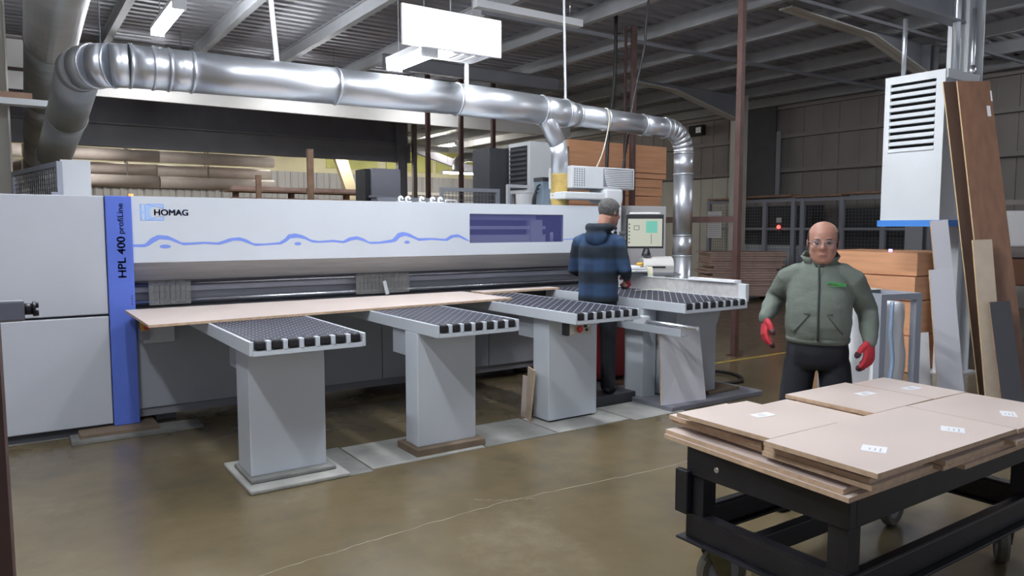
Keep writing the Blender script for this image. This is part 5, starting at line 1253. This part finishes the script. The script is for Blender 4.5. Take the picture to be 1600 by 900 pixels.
    for s in (-1, 1):
        x = legs[s][2].x; sh_ = BM(); loft(sh_, [((x + s * .0, .085, .03), (.03, 0, 0), (0, .01, .025)), ((x, .06, .045), (.040, 0, 0), (0, .0, .044)), ((x, 0, .052), (.043, 0, 0), (0, 0, .051)), ((x + s * .01, -.08, .038), (.047, 0, 0), (0, 0, .037)), ((x + s * .02, -.15, .028), (.040, 0, 0), (0, 0, .027)), ((x + s * .022, -.178, .02), (.018, 0, 0), (0, 0, .016))], 14)
        obj('shoe', sh_, M['shoe'], body, True)
        glove_on(body, arms[s][2], *hd[s], .42)
    # face
    def hp(x, y, z): return HM @ V(x, y, z)
    for s in (-1, 1):
        obj('eye', ball(BM(), hp(s * .031, -.0835, .116), .0105, 10, 8, (1.2, 1, .7)), M['eye'], body)
        obj('eyebrow', tube(BM(), [hp(s * .016, -.099, .136), hp(s * .030, -.098, .140), hp(s * .046, -.088, .136)], [.003, .004, .002], 6), M['hair_dark'], body)
    obj('lips', tube(BM(), [hp(-.022, -.098, .047), hp(-.010, -.1065, .049), hp(.010, -.1065, .049), hp(.022, -.098, .047)], [.002, .0038, .0038, .002], 6), M['lip'], body)
    gz = .117; g = BM()
    for s in (-1, 1):
        pts = [hp(s * .034 + .024 * math.cos(a), -.112 + .012 * abs(math.cos(a) * .5 + s * .0) ** 2, gz + .0165 * math.sin(a)) for a in [2 * PI * k / 18 for k in range(19)]]
        tube(g, pts, .0017, 6); tube(g, [hp(s * .058, -.108, gz + .006), hp(s * .083, -.04, gz + .006), hp(s * .084, .02, gz + .004)], .0017, 6)
    tube(g, [hp(-.010, -.113, gz + .003), hp(0, -.116, gz + .006), hp(.010, -.113, gz + .003)], .0016, 6)
    gs = obj('glasses', g, M['midgrey'], body)
    for s in (-1, 1):
        bm = BM(); bm.faces.new([bm.verts.new(hp(s * .034 + .0235 * math.cos(a), -.111, gz + .016 * math.sin(a))) for a in [2 * PI * k / 18 for k in range(18)]]); bmesh.ops.solidify(bm, geom=bm.faces[:], thickness=.001); obj('lens', bm, M['lens'], gs)
    # short dark hair round the sides and back
    h = BM(); R_ = [r for r in head_rings(wide=1.07, grow=.0035)][3:7]; n = 28; prev = None
    for c_, u, v in R_:
        c_, u, v = V(*c_), V(*u), V(*v); row = [HM @ (c_ + u * math.cos(a) + v * math.sin(a)) for a in [R(-22 + 224 * k / n) for k in range(n + 1)]]
        row = [h.verts.new(p) for p in row]
        if prev:
            for k in range(n): h.faces.new((prev[k], prev[k + 1], row[k + 1], row[k]))
        prev = row
    bmesh.ops.solidify(h, geom=h.faces[:], thickness=.005); bmesh.ops.recalc_face_normals(h, faces=h.faces[:]); obj('hair', h, M['hair_dark'], body, True)
    tag(body, 'person in grey green zip jacket, glasses and red gloves, standing behind the cart facing us', 'person')
    body.location = (3.90, 2.56, 0); body.rotation_euler.z = R(-57)
    return body
man_front()

# ---------------------------------------------------------------- operator seen from behind
def man_back():
    ra = [V(-.185, .0, 1.43), V(-.265, .03, 1.17), V(-.215, -.21, 1.08)]; la = [V(.185, .0, 1.43), V(.255, -.03, 1.16), V(.17, -.23, 1.09)]
    legs = {s: [V(s * .09, .0, .92), V(s * .10, -.015, .51), V(s * .11, .02, .09)] for s in (-1, 1)}
    HM = Matrix.Translation((-.065, -.06, 1.575)) @ Matrix.Rotation(R(-26), 4, 'Z') @ Matrix.Rotation(R(8), 4, 'X') @ Matrix.Scale(1.1, 4)
    b = build_head(HM, 1.0)
    tube(b, [(0, .02, 1.42), (-.02, .0, 1.50), (-.06, -.035, 1.66)], [.066, .064, .064], 16)
    rings(b, [(.86, .140, .098, 0, 0), (.98, .148, .108, 0, 0), (1.12, .145, .105, 0, 0), (1.3, .16, .11, 0, .01), (1.43, .14, .09, 0, .01), (1.48, .075, .062, 0, .01)])
    for a in (ra, la): limb(b, [(*a[0], .05), (*a[1], .041), (*a[2], .029)])
    for s in (-1, 1):
        l = legs[s]; limb(b, [(*l[0], .083), (*l[1], .057), (*l[2], .042)]); limb(b, [(l[2].x, .03, .055, .026), (l[2].x + s * .015, -.11, .035, .018)])
    bf = fuse(b, .008, 2, .4)
    hds = ((ra[2], V(.1, -.8, -.45), V(-.6, -.1, .6), V(.7, -.3, .6)), (la[2], V(-.1, -.9, .1), V(.5, 0, .8), V(-.8, -.2, .4)))
    for w_, d, nn_, sd in hds:
        h, _ = hand_bm(w_, d, nn_, sd, .92, .6); bf = merge(bf, h)
    body = obj('person', fuse(bf, .006, 1, .3), M['skin'])
    j = BM()
    rings(j, [(.86, .190, .138, 0, .005), (.92, .192, .142, 0, .006), (1.05, .190, .138, 0, .005), (1.2, .190, .138, 0, .008), (1.34, .192, .132, 0, .014), (1.43, .172, .112, 0, .014), (1.49, .125, .09, -.008, .012), (1.54, .088, .078, -.018, .0)], 26)
    for s, a in ((-1, ra), (1, la)):
        fd = (a[2] - a[1]).normalized(); m1 = (a[0] + a[1]) / 2; m2 = (a[1] + a[2]) / 2
        limb(j, [(*(a[0] + V(-s * .05, 0, .01)), .068), (*a[0], .074), (*m1, .068), (*a[1], .062), (*m2, .054), (*(a[2] - fd * .02), .044), (*a[2], .042)], 16)
    jf = fuse(j, .011, 3, .45)
    from mathutils import noise
    for v in jf.verts: v.co += v.normal * (noise.noise(V(v.co.x * 7, v.co.y * 7, v.co.z * 14)) * .007)
    jk = obj('jacket', jf, M['plaid'], body)
    hd_ = BM()                                                 # hood lying on the shoulders
    pts = []
    for k in range(13):
        a = R(-20 + 220 * k / 12); pts.append(V(-.018 + .102 * math.cos(a), .012 + .100 * math.sin(a), 1.562 - .012 * math.sin(a)))
    tube(hd_, pts, [.022] + [.036 + .012 * math.sin(PI * k / 12) for k in range(1, 12)] + [.022], 12)
    ball(hd_, (-.008, .112, 1.475), .098, 14, 10, (1.15, .55, .9))
    garment('hood', hd_, M['plaid'], jk, .010, 3)
    t = BM(); rings(t, [(.80, .145, .10, 0, .0), (.88, .16, .112, 0, 0), (.98, .15, .11, 0, 0)], 22)
    for s in (-1, 1):
        l = legs[s]; limb(t, [(l[0].x, 0, .86, .092), (*((l[0] + l[1]) / 2), .088), (*l[1], .076), (l[2].x, l[2].y, .06, .07)], 16)
        x = l[2].x; sh_ = BM(); loft(sh_, [((x, .085, .03), (.03, 0, 0), (0, .01, .025)), ((x, .06, .045), (.040, 0, 0), (0, 0, .044)), ((x, 0, .052), (.043, 0, 0), (0, 0, .051)), ((x, -.08, .038), (.047, 0, 0), (0, 0, .037)), ((x, -.15, .028), (.040, 0, 0), (0, 0, .027)), ((x, -.178, .02), (.018, 0, 0), (0, 0, .016))], 14); obj('shoe', sh_, M['shoe'], body, True)
    garment('trousers', t, M['trouser'], body, .012, 3)
    for w_, d, nn_, sd in hds: glove_on(body, w_, d, nn_, sd, .7)
    h = BM(); loft(h, head_rings(wide=1.0, lo=3, grow=.010), 24)
    c = fuse(h, .008, 2); kill = [v for v in c.verts if (v.co.y < -.04 and v.co.z < .165) or v.co.z < .055 + max(0, .03 - v.co.y) * .55]; bmesh.ops.delete(c, geom=kill, context='VERTS')
    c.transform(HM); bmesh.ops.solidify(c, geom=c.faces[:], thickness=.004)
    obj('hair', c, M['hair_grey'], body, True)
    for s in (-1, 1): obj('eye', ball(BM(), HM @ V(s * .031, -.0835, .116), .0105, 8, 6, (1.2, 1, .7)), M['eye'], body)
    tag(body, 'person in dark blue checked hooded jacket seen from behind, working at the console screen', 'person')
    body.location = (4.62, 5.34, .095); body.rotation_euler.z = R(122)
    return body
man_back()
